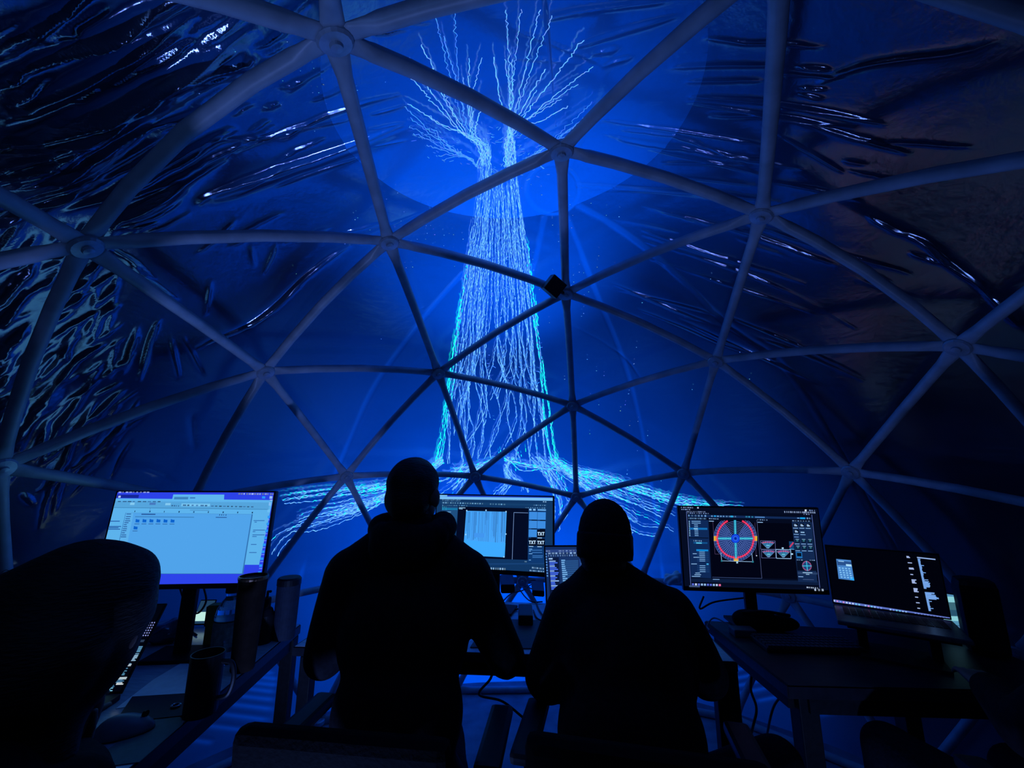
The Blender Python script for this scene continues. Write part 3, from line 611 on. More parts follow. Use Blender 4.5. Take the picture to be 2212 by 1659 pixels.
u.line((560, 373), (720, 374), 10, INK, 6); u.quad([(490, 396), (1160, 402), (1158, 412), (488, 406)], (60, 130, 190), 6); u.dashes((1445, 380), (1540, 382), 4, 12, INK, 6, 0.35); u.line((1405, 408), (1530, 409), 7, INK, 6)
for (x, y) in [(516, 450), (595, 450), (674, 450), (754, 450), (834, 452), (914, 452), (494, 530)]:
    u.quad([(x-20, y-18), (x+24, y-16), (x+20, y+16), (x-24, y+14)], (10, 98, 205), 6); u.quad([(x-20, y-22), (x-4, y-22), (x-4, y-16), (x-20, y-16)], (10, 98, 205), 6); u.line((x-34, y+33), (x+22, y+33), 5, INK, 6)
for (x0, x1, y) in [(205, 315, 452), (190, 330, 512), (185, 300, 526), (183, 320, 543)]: u.line((x0, y), (x1, y), 8, (42, 96, 170), 6)
for (x0, x1, y) in [(1835, 1960, 445), (1845, 1872, 462), (1830, 1965, 553), (1825, 1855, 570), (1822, 1960, 607), (1820, 1870, 626), (1805, 1868, 716), (1785, 1870, 808)]: u.line((x0, y), (x1, y), 6, (42, 96, 170), 6)
for i in range(10):
    x, y = 2012-13.5*i, 416+79*i-12; u.quad([(x-16, y-14), (x+16, y-14), (x+13, y+14), (x-19, y+14)], (40, 150, 250), 6); u.line((x-20, y+32), (x+14, y+32), 6, (120, 150, 250), 6)
u.quad([(1932, 168), (1968, 170), (1966, 196), (1930, 194)], (40, 150, 250), 6); u.quad([(2018, 166), (2050, 168), (2046, 198), (2014, 196)], (150, 190, 250), 6); u.line((2020, 212), (2050, 212), 8, (160, 180, 250), 6)
u.quad([(2010, 236), (2034, 238), (2030, 276), (2006, 274)], (130, 190, 245), 6); u.quad([(1994, 318), (2020, 320), (2016, 352), (1990, 350)], (110, 190, 245), 6)
u.build('display', mL)
# --- monitor on the front desk
cM = (-0.3984, 0.9643, 1.1041); yM, tM = math.radians(-4.2), math.radians(-6.3); mM = monitor('wide monitor on the front desk showing a bright square image and TXT icons', cM, yM, tM, 0.614, 0.365, DZ)
u = UI(cM, yM, tM, 0.600, 0.338, 0.0068, lambda x, y: (930+x/5.925, 1050+y/5.925)); u.o = u.o + u.R@np.array([0, 0, 0.007])
u.full((16, 54, 100)); u.quad([(-300, 100), (1570, 130), (1570, 150), (-300, 128)], (24, 60, 190), 1); u.quad([(-300, 126), (1566, 152), (1566, 188), (-300, 158)], (120, 190, 245), 2); u.quad([(-300, 104), (215, 112), (215, 132), (-300, 126)], (120, 190, 245), 3)
u.dashes((150, 172), (400, 176), 16, 8, (110, 170, 220)); u.dashes((150, 188), (385, 191), 12, 8, (110, 170, 220)); u.quad([(130, 200), (1490, 232), (1490, 258), (130, 228)], (20, 62, 108), 1)
u.dashes((155, 213), (690, 226), 17, 15, (120, 180, 225)); u.dashes((760, 230), (970, 236), 6, 15, (110, 175, 225)); u.dashes((1320, 245), (1480, 248), 6, 11, (110, 170, 225)); u.dashes((1440, 200), (1490, 203), 2, 14, (140, 190, 235))
u.dashes((150, 246), (350, 250), 9, 10, (100, 160, 210)); u.dashes((365, 250), (480, 254), 4, 10, (100, 160, 210)); u.dashes((1215, 276), (1480, 282), 9, 9, (100, 160, 210))
u.quad([(150, 262), (350, 268), (330, 560), (120, 560)], (30, 78, 128), 2); u.quad([(150, 280), (348, 284), (346, 306), (148, 304)], (20, 120, 170), 3); u.dashes((150, 268), (215, 270), 3, 12, (60, 190, 225)); u.dashes((150, 293), (215, 295), 3, 12, (60, 190, 225)); u.line((190, 331), (262, 332), 9, (110, 170, 215), 3)
u.quad([(355, 262), (1255, 286), (1245, 945), (310, 915)], (3, 10, 34), 2); u.line((365, 276), (448, 280), 8, (150, 200, 240), 4); u.line((365, 290), (412, 293), 8, (150, 200, 240), 4)
u.quad([(458, 316), (975, 330), (950, 912), (415, 885)], (70, 165, 250), 3)
for i in range(70):
    x = random.uniform(466, 962); y1 = random.uniform(560, 760) if random.random() < 0.7 else random.uniform(360, 520); k = random.uniform(0.75, 0.97); dx = (x-700)*0.0; u.line((x, 328), (x-22*(y1-328)/570, y1), random.uniform(4, 12), (70*k, 160*k, 250*k), 4)
u.quad([(560, 600), (690, 604), (686, 660), (556, 655)], (66, 150, 240), 5); u.quad([(432, 690), (960, 730), (950, 908), (420, 884)], (62, 170, 255), 5)
for (x, y) in [(465, 314), (712, 310), (968, 328), (966, 614), (940, 906), (452, 620)]: u.quad([(x-8, y-8), (x+8, y-8), (x+8, y+8), (x-8, y+8)], (160, 215, 255), 6)
u.line((1068, 338), (1250, 344), 6, (110, 140, 190), 4); u.line((1068, 338), (1046, 938), 6, (110, 140, 190), 4); u.dashes((1205, 966), (1240, 968), 2, 12, (140, 190, 230))
u.quad([(1256, 286), (1484, 292), (1470, 985), (1244, 978)], (14, 56, 112), 3)
u.quad([(1264, 290), (1294, 291), (1294, 314), (1263, 313)], (130, 190, 240), 5); u.quad([(1314, 291), (1346, 292), (1345, 315), (1313, 314)], (130, 190, 240), 5); u.quad([(1372, 294), (1478, 297), (1478, 318), (1371, 314)], (100, 165, 225), 5)
def tile(x0, y0, txt):
    if not txt: u.quad([(x0, y0), (x0+104, y0+2), (x0+102, y0+100), (x0-2, y0+98)], (60, 140, 225), 5); u.line((x0+30, y0+106), (x0+100, y0+107), 12, (4, 14, 40), 5)
    else:
        u.quad([(x0, y0), (x0+104, y0+2), (x0+102, y0+100), (x0-2, y0+98)], (4, 12, 30), 5)
        W_ = (190, 225, 255); a = x0+5; t_ = y0+32; h_ = 44
        for k, ch in enumerate('TXT'):
            q_ = a+k*31
            if ch == 'T': u.line((q_, t_+4), (q_+26, t_+4), 8.5, W_, 7); u.line((q_+13, t_), (q_+12, t_+h_), 8.5, W_, 7)
            else: u.line((q_, t_), (q_+25, t_+h_), 8, W_, 7); u.line((q_+25, t_), (q_-1, t_+h_), 8, W_, 7)
        u.line((x0+5, y0+106), (x0+62, y0+107), 9, (150, 195, 235), 6)
for r_ in range(4):
    for c_ in range(2): tile(1264+108*c_-3*r_, 330+112*r_+3*c_, (r_ == 2 and c_ == 1) or r_ == 3)
for (x0, x1, y) in [(1262, 1302, 806), (1262, 1285, 832), (1260, 1305, 865), (1305, 1440, 892), (1305, 1436, 912), (1260, 1286, 946), (1262, 1430, 820), (1300, 1430, 850)]: u.line((x0, y), (x1, y), 8, (60, 120, 190) if x1-x0 > 60 else (110, 170, 225), 6)
u.dashes((400, 1040), (970, 1062), 20, 22, (150, 195, 235), 4, 0.75); u.dashes((1300, 1043), (1460, 1060), 8, 16, (150, 195, 235)); u.dashes((1270, 1080), (1460, 1095), 9, 14, (140, 190, 235)); u.quad([(-300, 975), (1460, 985), (1460, 1000), (-300, 990)], (24, 66, 120), 2)
u.build('display', mM)
# --- monitor on the corner desk
cR = (0.7832, 0.9941, 1.0662); yR, tR = math.radians(4.44), math.radians(0.76); mR = monitor('wide monitor on the corner desk showing a round polar grid with a red ring', cR, yR, tR, 0.614, 0.365, DZ)
u = UI(cR, yR, tR, 0.602, 0.338, 0.0068, lambda x, y: (1440+x/6.144, 1080+y/6.144)); u.o = u.o + u.R@np.array([0, 0, 0.007])
u.full((5, 12, 34)); u.quad([(262, 150), (1925, 190), (2030, 1165), (318, 1120)], (4, 10, 30), 1)
u.line((262, 150), (320, 1140), 5, (90, 110, 180), 3); u.line((1925, 195), (2032, 1165), 5, (90, 110, 180), 3)
u.dashes((190, 98), (360, 103), 6, 12, (150, 170, 220)); u.line((405, 103), (425, 104), 16, (190, 200, 235), 3); u.dashes((195, 125), (320, 128), 5, 12, (130, 160, 220)); u.dashes((270, 154), (520, 157), 12, 10, (140, 165, 220)); u.dashes((275, 173), (570, 180), 10, 10, (120, 150, 210))
u.dashes((1560, 158), (1985, 168), 16, 18, (170, 195, 245), 4, 0.6); u.quad([(1832, 126), (1856, 128), (1854, 152), (1830, 150)], (220, 235, 255), 4); u.dashes((1890, 138), (1985, 142), 3, 12, (130, 160, 220)); u.dashes((1815, 188), (1910, 192), 3, 10, (150, 175, 230))
u.quad([(280, 190), (1920, 232), (1922, 258), (282, 226)], (16, 40, 84), 2); u.dashes((285, 206), (545, 212), 6, 20, (110, 160, 215), 4, 0.5); u.dashes((590, 214), (940, 221), 9, 14, (110, 165, 220)); u.quad([(625, 204), (655, 205), (655, 224), (625, 223)], (30, 150, 220), 4); u.quad([(845, 208), (880, 209), (880, 230), (845, 229)], (40, 170, 225), 4)
u.dashes((1045, 222), (1165, 226), 3, 15, (60, 180, 230)); u.line((1170, 227), (1300, 230), 15, (70, 120, 180), 4); u.quad([(1768, 230), (1836, 232), (1836, 254), (1768, 252)], (20, 160, 235), 5); u.dashes((1860, 243), (1910, 245), 2, 16, (150, 190, 230)); u.line((1730, 240), (1760, 241), 10, (110, 160, 220), 4)
u.quad([(285, 262), (552, 268), (590, 1040), (322, 1025)], (14, 40, 86), 2); u.dashes((285, 243), (535, 249), 11, 14, (110, 160, 215))
for i in range(9): u.line((330+i*1.5+(30 if i > 1 else 0), 283+23.5*i), (410+i*1.5+(0 if i > 1 else 40), 284+23.5*i), 9, (110, 160, 210), 4); u.quad([(292+i, 278+23.5*i), (306+i, 279+23.5*i), (306+i, 291+23.5*i), (292+i, 290+23.5*i)], (150, 200, 235), 4)
u.quad([(302, 366), (538, 370), (540, 396), (304, 393)], (18, 108, 180), 5); u.line((358, 380), (412, 381), 9, (170, 220, 245), 6); u.line((290, 500), (555, 505), 8, (3, 8, 24), 4); u.dashes((355, 540), (475, 545), 5, 14, (120, 170, 220)); u.quad([(355, 556), (540, 560), (541, 582), (356, 578)], (16, 80, 140), 4); u.line((390, 570), (465, 572), 12, (90, 200, 235), 5)
u.quad([(392, 654), (550, 658), (551, 680), (393, 676)], (16, 140, 220), 5)
for i, y in enumerate([690, 714, 737, 760, 785, 808, 872, 898, 925, 950]): u.quad([(400+i, y-8), (556+i, y-5), (556+i, y+9), (400+i, y+6)], (22, 58, 110), 4); u.line((430+i, y), (505+i, y+1), 8, (120, 170, 220), 5)
for (x0, x1, y) in [(345, 398, 712), (355, 430, 760), (325, 400, 848), (380, 440, 968), (368, 455, 990), (335, 445, 1013)]: u.line((x0, y), (x1, y), 8, (130, 175, 220), 5)
u.quad([(528, 840), (556, 841), (556, 860), (528, 859)], (60, 170, 230), 5)
u.quad([(560, 285), (1192, 300), (1258, 1035), (602, 1022)], (2, 4, 20), 3); u.line((1195, 262), (1262, 1040), 5, (70, 80, 120), 4); u.line((605, 1024), (1262, 1040), 4, (60, 80, 130), 4); u.dashes((560, 247), (700, 252), 5, 10, (130, 165, 215)); u.line((560, 280), (625, 282), 8, (140, 180, 225), 5)
u.quad([(1205, 300), (1655, 312), (1735, 1050), (1268, 1036)], (2, 4, 18), 3); u.dashes((1205, 262), (1350, 267), 5, 10, (130, 165, 215)); u.line((1205, 295), (1275, 297), 8, (140, 180, 225), 5)
# polar grid
gx, gy, ga, gb = 910, 510, 285, 300
def pg(a, k=1.0): return (gx+ga*k*math.cos(a)+8*k*math.sin(a), gy+gb*k*math.sin(a))
def ring(k0, k1, col, lay, a0=0.0, a1=2*math.pi, n=64, ytop=266):
    for i in range(n):
        a = a0+(a1-a0)*i/n; b = a0+(a1-a0)*(i+1)/n; P = [pg(a, k0), pg(b, k0), pg(b, k1), pg(a, k1)]
        if min(p[1] for p in P) < ytop: continue
        u.quad(P, col, lay)
ring(0.0, 0.99, (10, 36, 92), 4, n=48)
ring(0.80, 0.885, (232, 52, 92), 6, -math.pi/2+0.28, 1.5*math.pi-0.28, 90)
for k in (1.0, 0.93, 0.75, 0.68, 0.61, 0.54, 0.47, 0.40, 0.33, 0.26): ring(k-0.006, k+0.006, (110, 140, 220), 7, n=72)
for i in range(48):
    a = 2*math.pi*i/48
    if pg(a)[1] > 262: u.line(pg(a, 0.16 if i % 2 == 0 else 0.4), pg(a, 1.0), 2.4, (100, 130, 215), 7)
for a in (0, math.pi/2, math.pi, -math.pi/2):
    for k in np.arange(0.24, 0.97 if a in (math.pi/2, -math.pi/2) else 0.80, 0.075):
        p = pg(a, k)
        if p[1] < 272: continue
        u.quad([(p[0]-15, p[1]-15), (p[0]+15, p[1]-15), (p[0]+15, p[1]+15), (p[0]-15, p[1]+15)], (14, 150, 190), 8); u.quad([(p[0]-6, p[1]-6), (p[0]+6, p[1]-6), (p[0]+6, p[1]+6), (p[0]-6, p[1]+6)], (120, 225, 235), 9)
for i in range(16):
    p = pg(2*math.pi*i/16, 0.15); u.quad([(p[0]-13, p[1]-14), (p[0]+13, p[1]-14), (p[0]+13, p[1]+14), (p[0]-13, p[1]+14)], (20, 70, 225), 8)
ring(0.03, 0.10, (10, 50, 190), 8, n=24); ring(0.085, 0.10, (70, 150, 255), 9, n=24)
for a, cc in ((0, (215, 190, 60)), (math.pi, (215, 190, 60)), (math.pi/2, (230, 200, 70))):
    for k, c3 in ((0.98, cc), (0.93, (240, 150, 60)), (0.90, (240, 120, 70))):
        p = pg(a, k); sx_, sy_ = (8, 32) if a != math.pi/2 else (30, 8); u.quad([(p[0]-sx_, p[1]-sy_), (p[0]+sx_, p[1]-sy_), (p[0]+sx_, p[1]+sy_), (p[0]-sx_, p[1]+sy_)], c3, 9)
u.line((612, 290), (640, 716), 3, (90, 70, 110), 5); u.line((1170, 300), (1185, 735), 3, (90, 70, 110), 5); u.line((640, 716), (700, 718), 3, (90, 70, 110), 5)
for a, b in (((715, 690), (728, 806)), ((728, 806), (1140, 818)), ((1140, 818), (1125, 700))): u.line(a, b, 5, (150, 190, 230), 9)
for (x, y) in [(728, 806), (1140, 818), (932, 828)]: u.quad([(x-11, y-11), (x+11, y-11), (x+11, y+11), (x-11, y+11)], (30, 120, 140) if x != 932 else (170, 215, 245), 10)
u.quad([(1184, 730), (1198, 735), (1192, 746), (1182, 742)], (220, 235, 255), 10)
# unrolled gores
def gore(x0, y0, x1, y1, half=False):
    cx = (x0+x1)/2; n = 12; wd = (x1-x0)/2*0.92; top_ = y0+6; bot = y1-2
    def pt(s_, k): a = (s_-0.5)*1.75; return (cx+math.sin(a)*wd/0.77*k, bot-(bot-top_)*k*(0.62+0.38*math.cos(a)/1.0))
    for i in range(n):
        s0, s1 = i/n, (i+1)/n
        if half and s0 < 0.5 and False: continue
        for k0, k1, cc in ((0.10, 0.72, (24, 104, 150)), (0.72, 0.82, (60, 110, 170)), (0.82, 0.92, (200, 60, 110)), (0.92, 1.0, (90, 80, 150))): u.quad([pt(s0, k0), pt(s1, k0), pt(s1, k1), pt(s0, k1)], tuple(v*random.uniform(0.8, 1.1) for v in cc), 6)
    for i in range(0, n+1, 2): u.line(pt(i/n, 0.1), pt(i/n, 1.0), 2.4, (120, 170, 220), 7)
    u.line((cx-22, (y0+y1)/2+4), (cx+22, (y0+y1)/2+5), 8, (110, 215, 230), 8)
    for a, b in (((x0, y0), (x1, y0+3)), ((x1, y0+3), (x1+4, y1+2)), ((x1+4, y1+2), (x0+3, y1)), ((x0+3, y1), (x0, y0))): u.line(a, b, 3, (110, 120, 180), 5)
gore(1242, 540, 1438, 652); gore(1256, 660, 1444, 768); gore(1450, 660, 1642, 772)
for a, b in (((1444, 654), (1640, 660)), ((1640, 660), (1648, 778)), ((1648, 778), (1452, 772)), ((1452, 772), (1444, 654))): u.line(a, b, 6, (150, 195, 235), 9)
u.quad([(1620, 548), (1680, 550), (1690, 660), (1630, 656)], (18, 70, 120), 6); u.line((1630, 625), (1680, 562), 14, (200, 60, 100), 7); u.line((1630, 650), (1690, 655), 6, (90, 170, 220), 7)
for (x, y) in [(1536, 638), (1660, 716)]: u.quad([(x-12, y-10), (x+12, y-10), (x+12, y+10), (x-12, y+10)], (170, 215, 245), 9)
u.quad([(1660, 290), (1925, 296), (1998, 1095), (1745, 1085)], (18, 40, 80), 3); u.dashes((1665, 276), (1910, 282), 7, 10, (120, 160, 215))
for (x, y) in [(1708, 334), (1792, 335), (1876, 337), (1718, 416)]:
    u.quad([(x-30, y-24), (x+32, y-22), (x+32, y+24), (x-30, y+22)], (4, 10, 24), 5); u.quad([(x-20, y-14), (x-2, y-14), (x+22, y+2), (x+20, y+16), (x-18, y+14)], (150, 180, 215), 6); u.line((x-34, y+38), (x+32, y+40), 8, (120, 165, 215), 6)
for (x, y) in [(1732, 540), (1816, 541), (1900, 543), (1740, 630), (1824, 632), (1908, 634)]:
    u.quad([(x-28, y-28), (x+30, y-26), (x+32, y+26), (x-26, y+24)], (6, 26, 48), 5); u.quad([(x-14, y-10), (x+14, y-10), (x+14, y+10), (x-14, y+10)], (50, 110, 130), 6); u.line((x-24, y-20), (x+22, y-19), 6, (130, 170, 210), 6); u.line((x-34, y+42), (x+28, y+43), 8, (120, 165, 215), 6)
u.quad([(1712, 686), (1792, 688), (1800, 772), (1720, 770)], (30, 110, 180), 5); u.quad([(1724, 700), (1782, 702), (1786, 748), (1728, 746)], (4, 14, 30), 6); u.line((1776, 428), (1826, 430), 11, (150, 195, 235), 5); u.line((1772, 458), (1840, 461), 7, (120, 165, 215), 5); u.line((1690, 490), (1750, 492), 8, (100, 140, 200), 5)
u.quad([(1722, 800), (1985, 808), (1992, 940), (1732, 935)], (6, 14, 34), 4); u.dashes((1722, 794), (1810, 797), 3, 9, (130, 170, 215), 5); u.dashes((1895, 798), (1975, 801), 3, 9, (150, 190, 230), 5)
gx, gy, ga, gb = 1858, 874, 62, 66
ring(0.0, 1.0, (30, 70, 120), 5, n=32, ytop=0); ring(0.80, 1.0, (150, 80, 130), 6, n=32, ytop=0)
for a in (0, math.pi/2): u.line(pg(a, -1.0), pg(a, 1.0), 8, (60, 190, 225), 7)
u.quad([(1735, 952), (1995, 962), (1997, 990), (1738, 982)], (40, 62, 100), 5); u.line((1802, 962), (1930, 965), 9, (150, 190, 225), 6); u.line((1845, 984), (1890, 986), 8, (150, 190, 225), 6); u.line((1745, 1016), (1810, 1018), 8, (130, 170, 220), 6); u.line((1805, 1052), (1950, 1058), 3, (90, 110, 160), 6)
u.quad([(325, 1038), (2010, 1075), (2022, 1130), (330, 1085)], (12, 28, 60), 2); u.quad([(240, 1140), (2120, 1190), (2130, 1230), (240, 1178)], (8, 22, 52), 3); u.line((612, 1052), (700, 1054), 8, (110, 150, 200), 5)
for i in range(10):
    x, y = 348+39.5*i, 1118+1.2*i; u.quad([(x-13, y-13), (x+13, y-13), (x+14, y+13), (x-12, y+13)], random.choice([(120, 150, 230), (150, 190, 235), (90, 110, 220), (190, 205, 240)]) if i < 9 else (240, 110, 160), 5)
for i in range(32):
    x, y = 465+31.5*i, 1163+0.85*i; u.quad([(x-9, y-10), (x+9, y-10), (x+10, y+10), (x-8, y+10)], random.choice([(150, 170, 230), (190, 205, 240), (90, 130, 220), (200, 160, 220), (130, 210, 210)]) if i not in (28,) else (235, 90, 90), 5)
u.quad([(258, 1148), (276, 1148), (276, 1168), (258, 1168)], (70, 110, 230), 5); u.line((300, 1160), (440, 1164), 18, (60, 80, 120), 4); u.dashes((1855, 1158), (2020, 1170), 6, 14, (190, 210, 240), 5); u.dashes((1960, 1200), (2105, 1212), 3, 22, (190, 210, 240), 5)
u.build('display', mR)
bm = rbox(cR, rot_of(yR, tR), (0.282, -0.0066, -0.176), (0.006, 0.001, 0.004)); mk('power_light', bm, emit_attr('white_led', 0.0), mR)
me_ = mR.children[-1].data; at = me_.attributes.new('lit', 'FLOAT_COLOR', 'FACE'); at.data.foreach_set('color', np.ones((len(me_.polygons), 4), np.float32).ravel()); MATS['white_led'].node_tree.nodes['Principled BSDF'].inputs['Emission Strength'].default_value = 0.8

# --- laptops
def laptop(label, hinge_c, yaw, lid_tilt, W, H, depth, z0, body_m):
    """hinge_c: centre of the lid's lower edge; the base lies flat in front of it"""
    n = np.array([math.sin(yaw), -math.cos(yaw), 0]); t = thing('laptop', label, 'laptop', (hinge_c[0]+n[0]*depth/2, hinge_c[1]+n[1]*depth/2, z0-0.016))
    R = rot_of(yaw, 0); bc = np.array(hinge_c)+n*depth/2; bc[2] = z0-0.008
    mk('base', rbox(bc, R, (0, 0, 0), (W, depth, 0.016), 0.004), body_m, t)
    kb = B()
    for i in range(6):
        for j in range(14): box(kb, (-W*0.42+W*0.84*(j+0.5)/14, depth*0.40-depth*0.46*(i+0.5)/6, 0.009), (W*0.052, depth*0.062, 0.002))
    bmesh.ops.transform(kb, matrix=Matrix.Translation(Vector(bc)) @ R.to_4x4(), verts=kb.verts); tag(mk('keys', kb, M_black, t), kind='stuff')
    mk('touchpad', rbox(bc, R, (0, -depth*0.30, 0.0083), (W*0.36, depth*0.30, 0.0008)), body_m, t)
    Rl = rot_of(yaw, lid_tilt); lc = np.array(hinge_c)+np.array(Rl@Vector((0, 0, H/2)))
    ld = mk('lid', rbox(lc, Rl, (0, 0.003, 0), (W, 0.006, H), 0.0025), body_m, t); mk('bezel', rbox(lc, Rl, (0, -0.0005, 0), (W-0.004, 0.0012, H-0.004)), M_black, ld)
    return t, lc
def stand(label, x, y, z1, yaw, w_, d_):
    t = thing('laptop_stand', label, 'stand', (x, y, DZ)); R = RZ(yaw)
    bm = B(); box(bm, (x, y, z1-0.004), (w_, d_, 0.008), R, 0.002); mk('platform', bm, M_blackm, t)
    bm = B(); box(bm, (x, y, DZ+0.005), (w_*0.8, d_*0.8, 0.010), R, 0.002); mk('base_plate', bm, M_blackm, t)
    for s_ in (-1, 1):
        o = R@Vector((s_*w_*0.34, 0.03, 0)); bm = B(); box(bm, (x+o.x, y+o.y, (DZ+0.01+z1-0.008)/2), (0.03, 0.05, z1-DZ-0.018), R); mk('support', bm, M_blackm, t)
# raised laptop, black screen
yaw = math.radians(-24.0); hc = np.array([1.2272, 0.8798, 0.9828-0.1175]); lp, lc = laptop('open laptop with a nearly black screen raised on a stand on the corner desk', hc, yaw, math.radians(0.57), 0.356, 0.235, 0.24, hc[2], M_alu)
u = UI(lc, yaw, math.radians(0.57), 0.346, 0.222, 0.0016, lambda x, y: (1760+x/4.894, 1150+y/4.894)); u.full((1, 2, 10))
u.quad([(226, 280), (382, 294), (418, 510), (252, 490)], (70, 130, 200), 2); u.quad([(232, 298), (386, 312), (390, 352), (240, 346)], (40, 80, 140), 3); u.line((248, 302), (308, 308), 9, (150, 200, 240), 4); u.line((330, 345), (388, 350), 20, (170, 220, 250), 4); u.quad([(368, 468), (410, 474), (418, 508), (374, 502)], (40, 165, 245), 4)
for i in range(5):
    for j in range(4): u.line((252+34*j+5.5*i, 374+24*i+3*j), (272+34*j+5.5*i, 376+24*i+3*j), 12, (130, 195, 245), 4)
for (x0, x1, y, n_) in [(968, 1008, 253, 2), (982, 1030, 320, 1), (994, 1055, 375, 2), (1010, 1052, 443, 1), (1022, 1075, 500, 4), (1042, 1100, 592, 4), (1060, 1112, 683, 1), (1070, 1122, 742, 1), (1084, 1126, 800, 1)]:
    for k in range(n_): u.line((x0+2*k, y+11*k), (x0+(x1-x0)*random.uniform(0.6, 1.0)+2*k, y+11*k+3), 8, (170, 190, 240), 4)
u.line((1080, 264), (1275, 286), 10, (150, 180, 235), 4)
for i in range(66):
    y = 280+8.4*i; x = 1086+(y-280)*0.215; L_ = 26 if not 230 < (y-280) < 300 else 72
    if 352 < y-280 < 424: L_ = random.uniform(95, 140)
    if i % 9 == 8: L_ = 60
    if i in (38, 39, 40, 41): continue
    u.line((x, y), (x+L_*random.uniform(0.8, 1.1), y+L_*0.07), 6.2, (120, 170, 240), 4)
u.quad([(190, 706), (1440, 900), (1450, 926), (196, 734)], (90, 110, 190), 3)
for i in range(38):
    x, y = 205+33*i, 722+5.15*i
    if x < 1420 and i not in (9, 16, 17, 24, 25): u.quad([(x-9, y-9), (x+9, y-7), (x+10, y+9), (x-8, y+7)], random.choice([(150, 190, 245), (190, 210, 250), (120, 150, 240), (210, 140, 210), (110, 200, 235)]) if i < 24 else (120, 140, 220), 4)
u.build('display', lp)
nb = np.array([math.sin(yaw), -math.cos(yaw), 0]); stand('black riser lifting the black-screened laptop above the corner desk', hc[0]+nb[0]*0.12, hc[1]+nb[1]*0.12, hc[2]-0.0165, yaw, 0.30, 0.22)
# laptop between the two men
yaw = math.radians(13); tl = math.radians(-12); lm = atd(1177, 1244, 1.75); Rl = np.array(rot_of(yaw, tl)); W_, H_ = 0.356, 0.240
lc0 = lm+Rl@np.array([W_/2, 0, 0]); hc = lc0-Rl@np.array([0, 0, H_/2]); lp, lc = laptop('raised laptop between the two men showing dense settings lists', hc, yaw, tl, W_, H_, 0.24, hc[2], M_alu)
u = UI(lc, yaw, tl, W_-0.012, H_-0.014, 0.0016, lambda x, y: (930+x/5.925, 1050+y/5.925)); u.full((18, 44, 96)); u.quad([(1462, 815), (3000, 790), (3000, 850), (1464, 850)], (40, 66, 130), 1)
for i in range(9): u.quad([(1468+i*2.2, 860+35*i), (1486+i*2.2, 860+35*i), (1488+i*2.2, 878+35*i), (1470+i*2.2, 878+35*i)], (90, 150, 220), 3)
u.dashes((1480, 832), (1535, 832), 3, 12, (150, 180, 230)); u.dashes((1640, 830), (1910, 826), 6, 12, (120, 150, 210)); u.dashes((1505, 862), (1920, 855), 9, 15, (150, 190, 240)); u.dashes((1505, 892), (1920, 885), 14, 18, (100, 140, 200)); u.dashes((1980, 856), (2500, 848), 12, 15, (120, 160, 220))
u.quad([(1505, 915), (1640, 912), (1660, 1500), (1530, 1500)], (10, 24, 60), 2); u.quad([(1652, 912), (1900, 905), (1915, 1500), (1675, 1500)], (24, 52, 104), 2); u.line((1512, 931), (1562, 930), 14, (150, 190, 235), 4)
for i in range(18): u.line((1518+i*1.6, 962+21*i), (1518+i*1.6+random.uniform(40, 110), 961+21*i), 11, (70, 110, 240) if i % 3 else (140, 180, 240), 4)
for i in range(11):
    y = 950+26*i; u.line((1672+i*2, y), (1672+i*2+random.uniform(30, 80), y-1), 10, (120, 180, 235), 4); u.line((1672+i*2, y+12), (1890, y+8), 14, (40, 84, 140), 3)
u.quad([(1905, 930), (1960, 925), (2600, 1500), (1930, 1500)], (34, 70, 140), 2)
for i in range(16): u.line((1925+i*1.5, 960+28*i), (2100+random.uniform(0, 300), 955+28*i), 12, (110, 170, 235) if i % 2 else (60, 110, 180), 4)
u.build('display', lp); nb = np.array([math.sin(yaw), -math.cos(yaw), 0])
stand('black riser under the settings laptop on the front desk', hc[0]+nb[0]*0.12, hc[1]+nb[1]*0.12, hc[2]-0.0165, yaw, 0.30, 0.22)
# laptop in front of the person with tied hair
yaw = math.radians(17.2); tl = math.radians(-36); br_ = np.array([-1.295, 0.025, 0.757]); Rl = np.array(rot_of(yaw, tl)); W_, H_ = 0.36, 0.25
hc = br_-Rl@np.array([W_/2, 0, 0]); lp, lc = laptop('open laptop with white text on black before the person with bundled hair', hc, yaw, tl, W_, H_, 0.24, 0.757, M_black)
u = UI(lc, yaw, tl, W_-0.012, H_-0.012, 0.0016, lambda x, y: (x/3.26, 1150+y/3.26)); u.full((1, 3, 12))
for i in range(6):
    for j in range(5): u.quad([(1052+17*j-9*i, 632+18*i), (1060+17*j-9*i, 632+18*i), (1058+17*j-9*i, 641+18*i), (1050+17*j-9*i, 641+18*i)], (140, 150, 220), 3)
for (x0, x1, y, n_, c3) in [(958, 1028, 806, 5, (90, 150, 190)), (890, 1012, 856, 1, (110, 160, 200)), (920, 985, 868, 5, (150, 190, 220)), (850, 935, 918, 2, (80, 130, 160)), (890, 940, 932, 2, (190, 210, 225)), (830, 915, 960, 6, (80, 140, 175)), (838, 915, 1024, 2, (200, 220, 230)), (780, 880, 1040, 3, (70, 120, 160)), (822, 878, 1062, 2, (220, 230, 235)), (740, 805, 1090, 4, (120, 190, 220)), (980, 1024, 762, 2, (50, 70, 100)), (600, 860, 990, 12, (60, 110, 150)), (620, 900, 870, 10, (60, 110, 150))]:
    for k in range(n_): u.line((x0-4*k, y+9*k), (x0-4*k+(x1-x0)*random.uniform(0.6, 1.0), y+9*k-2), 6, c3, 3)
u.line((852, 895), (806, 975), 3, (120, 150, 180), 3)
u.build('display', lp)

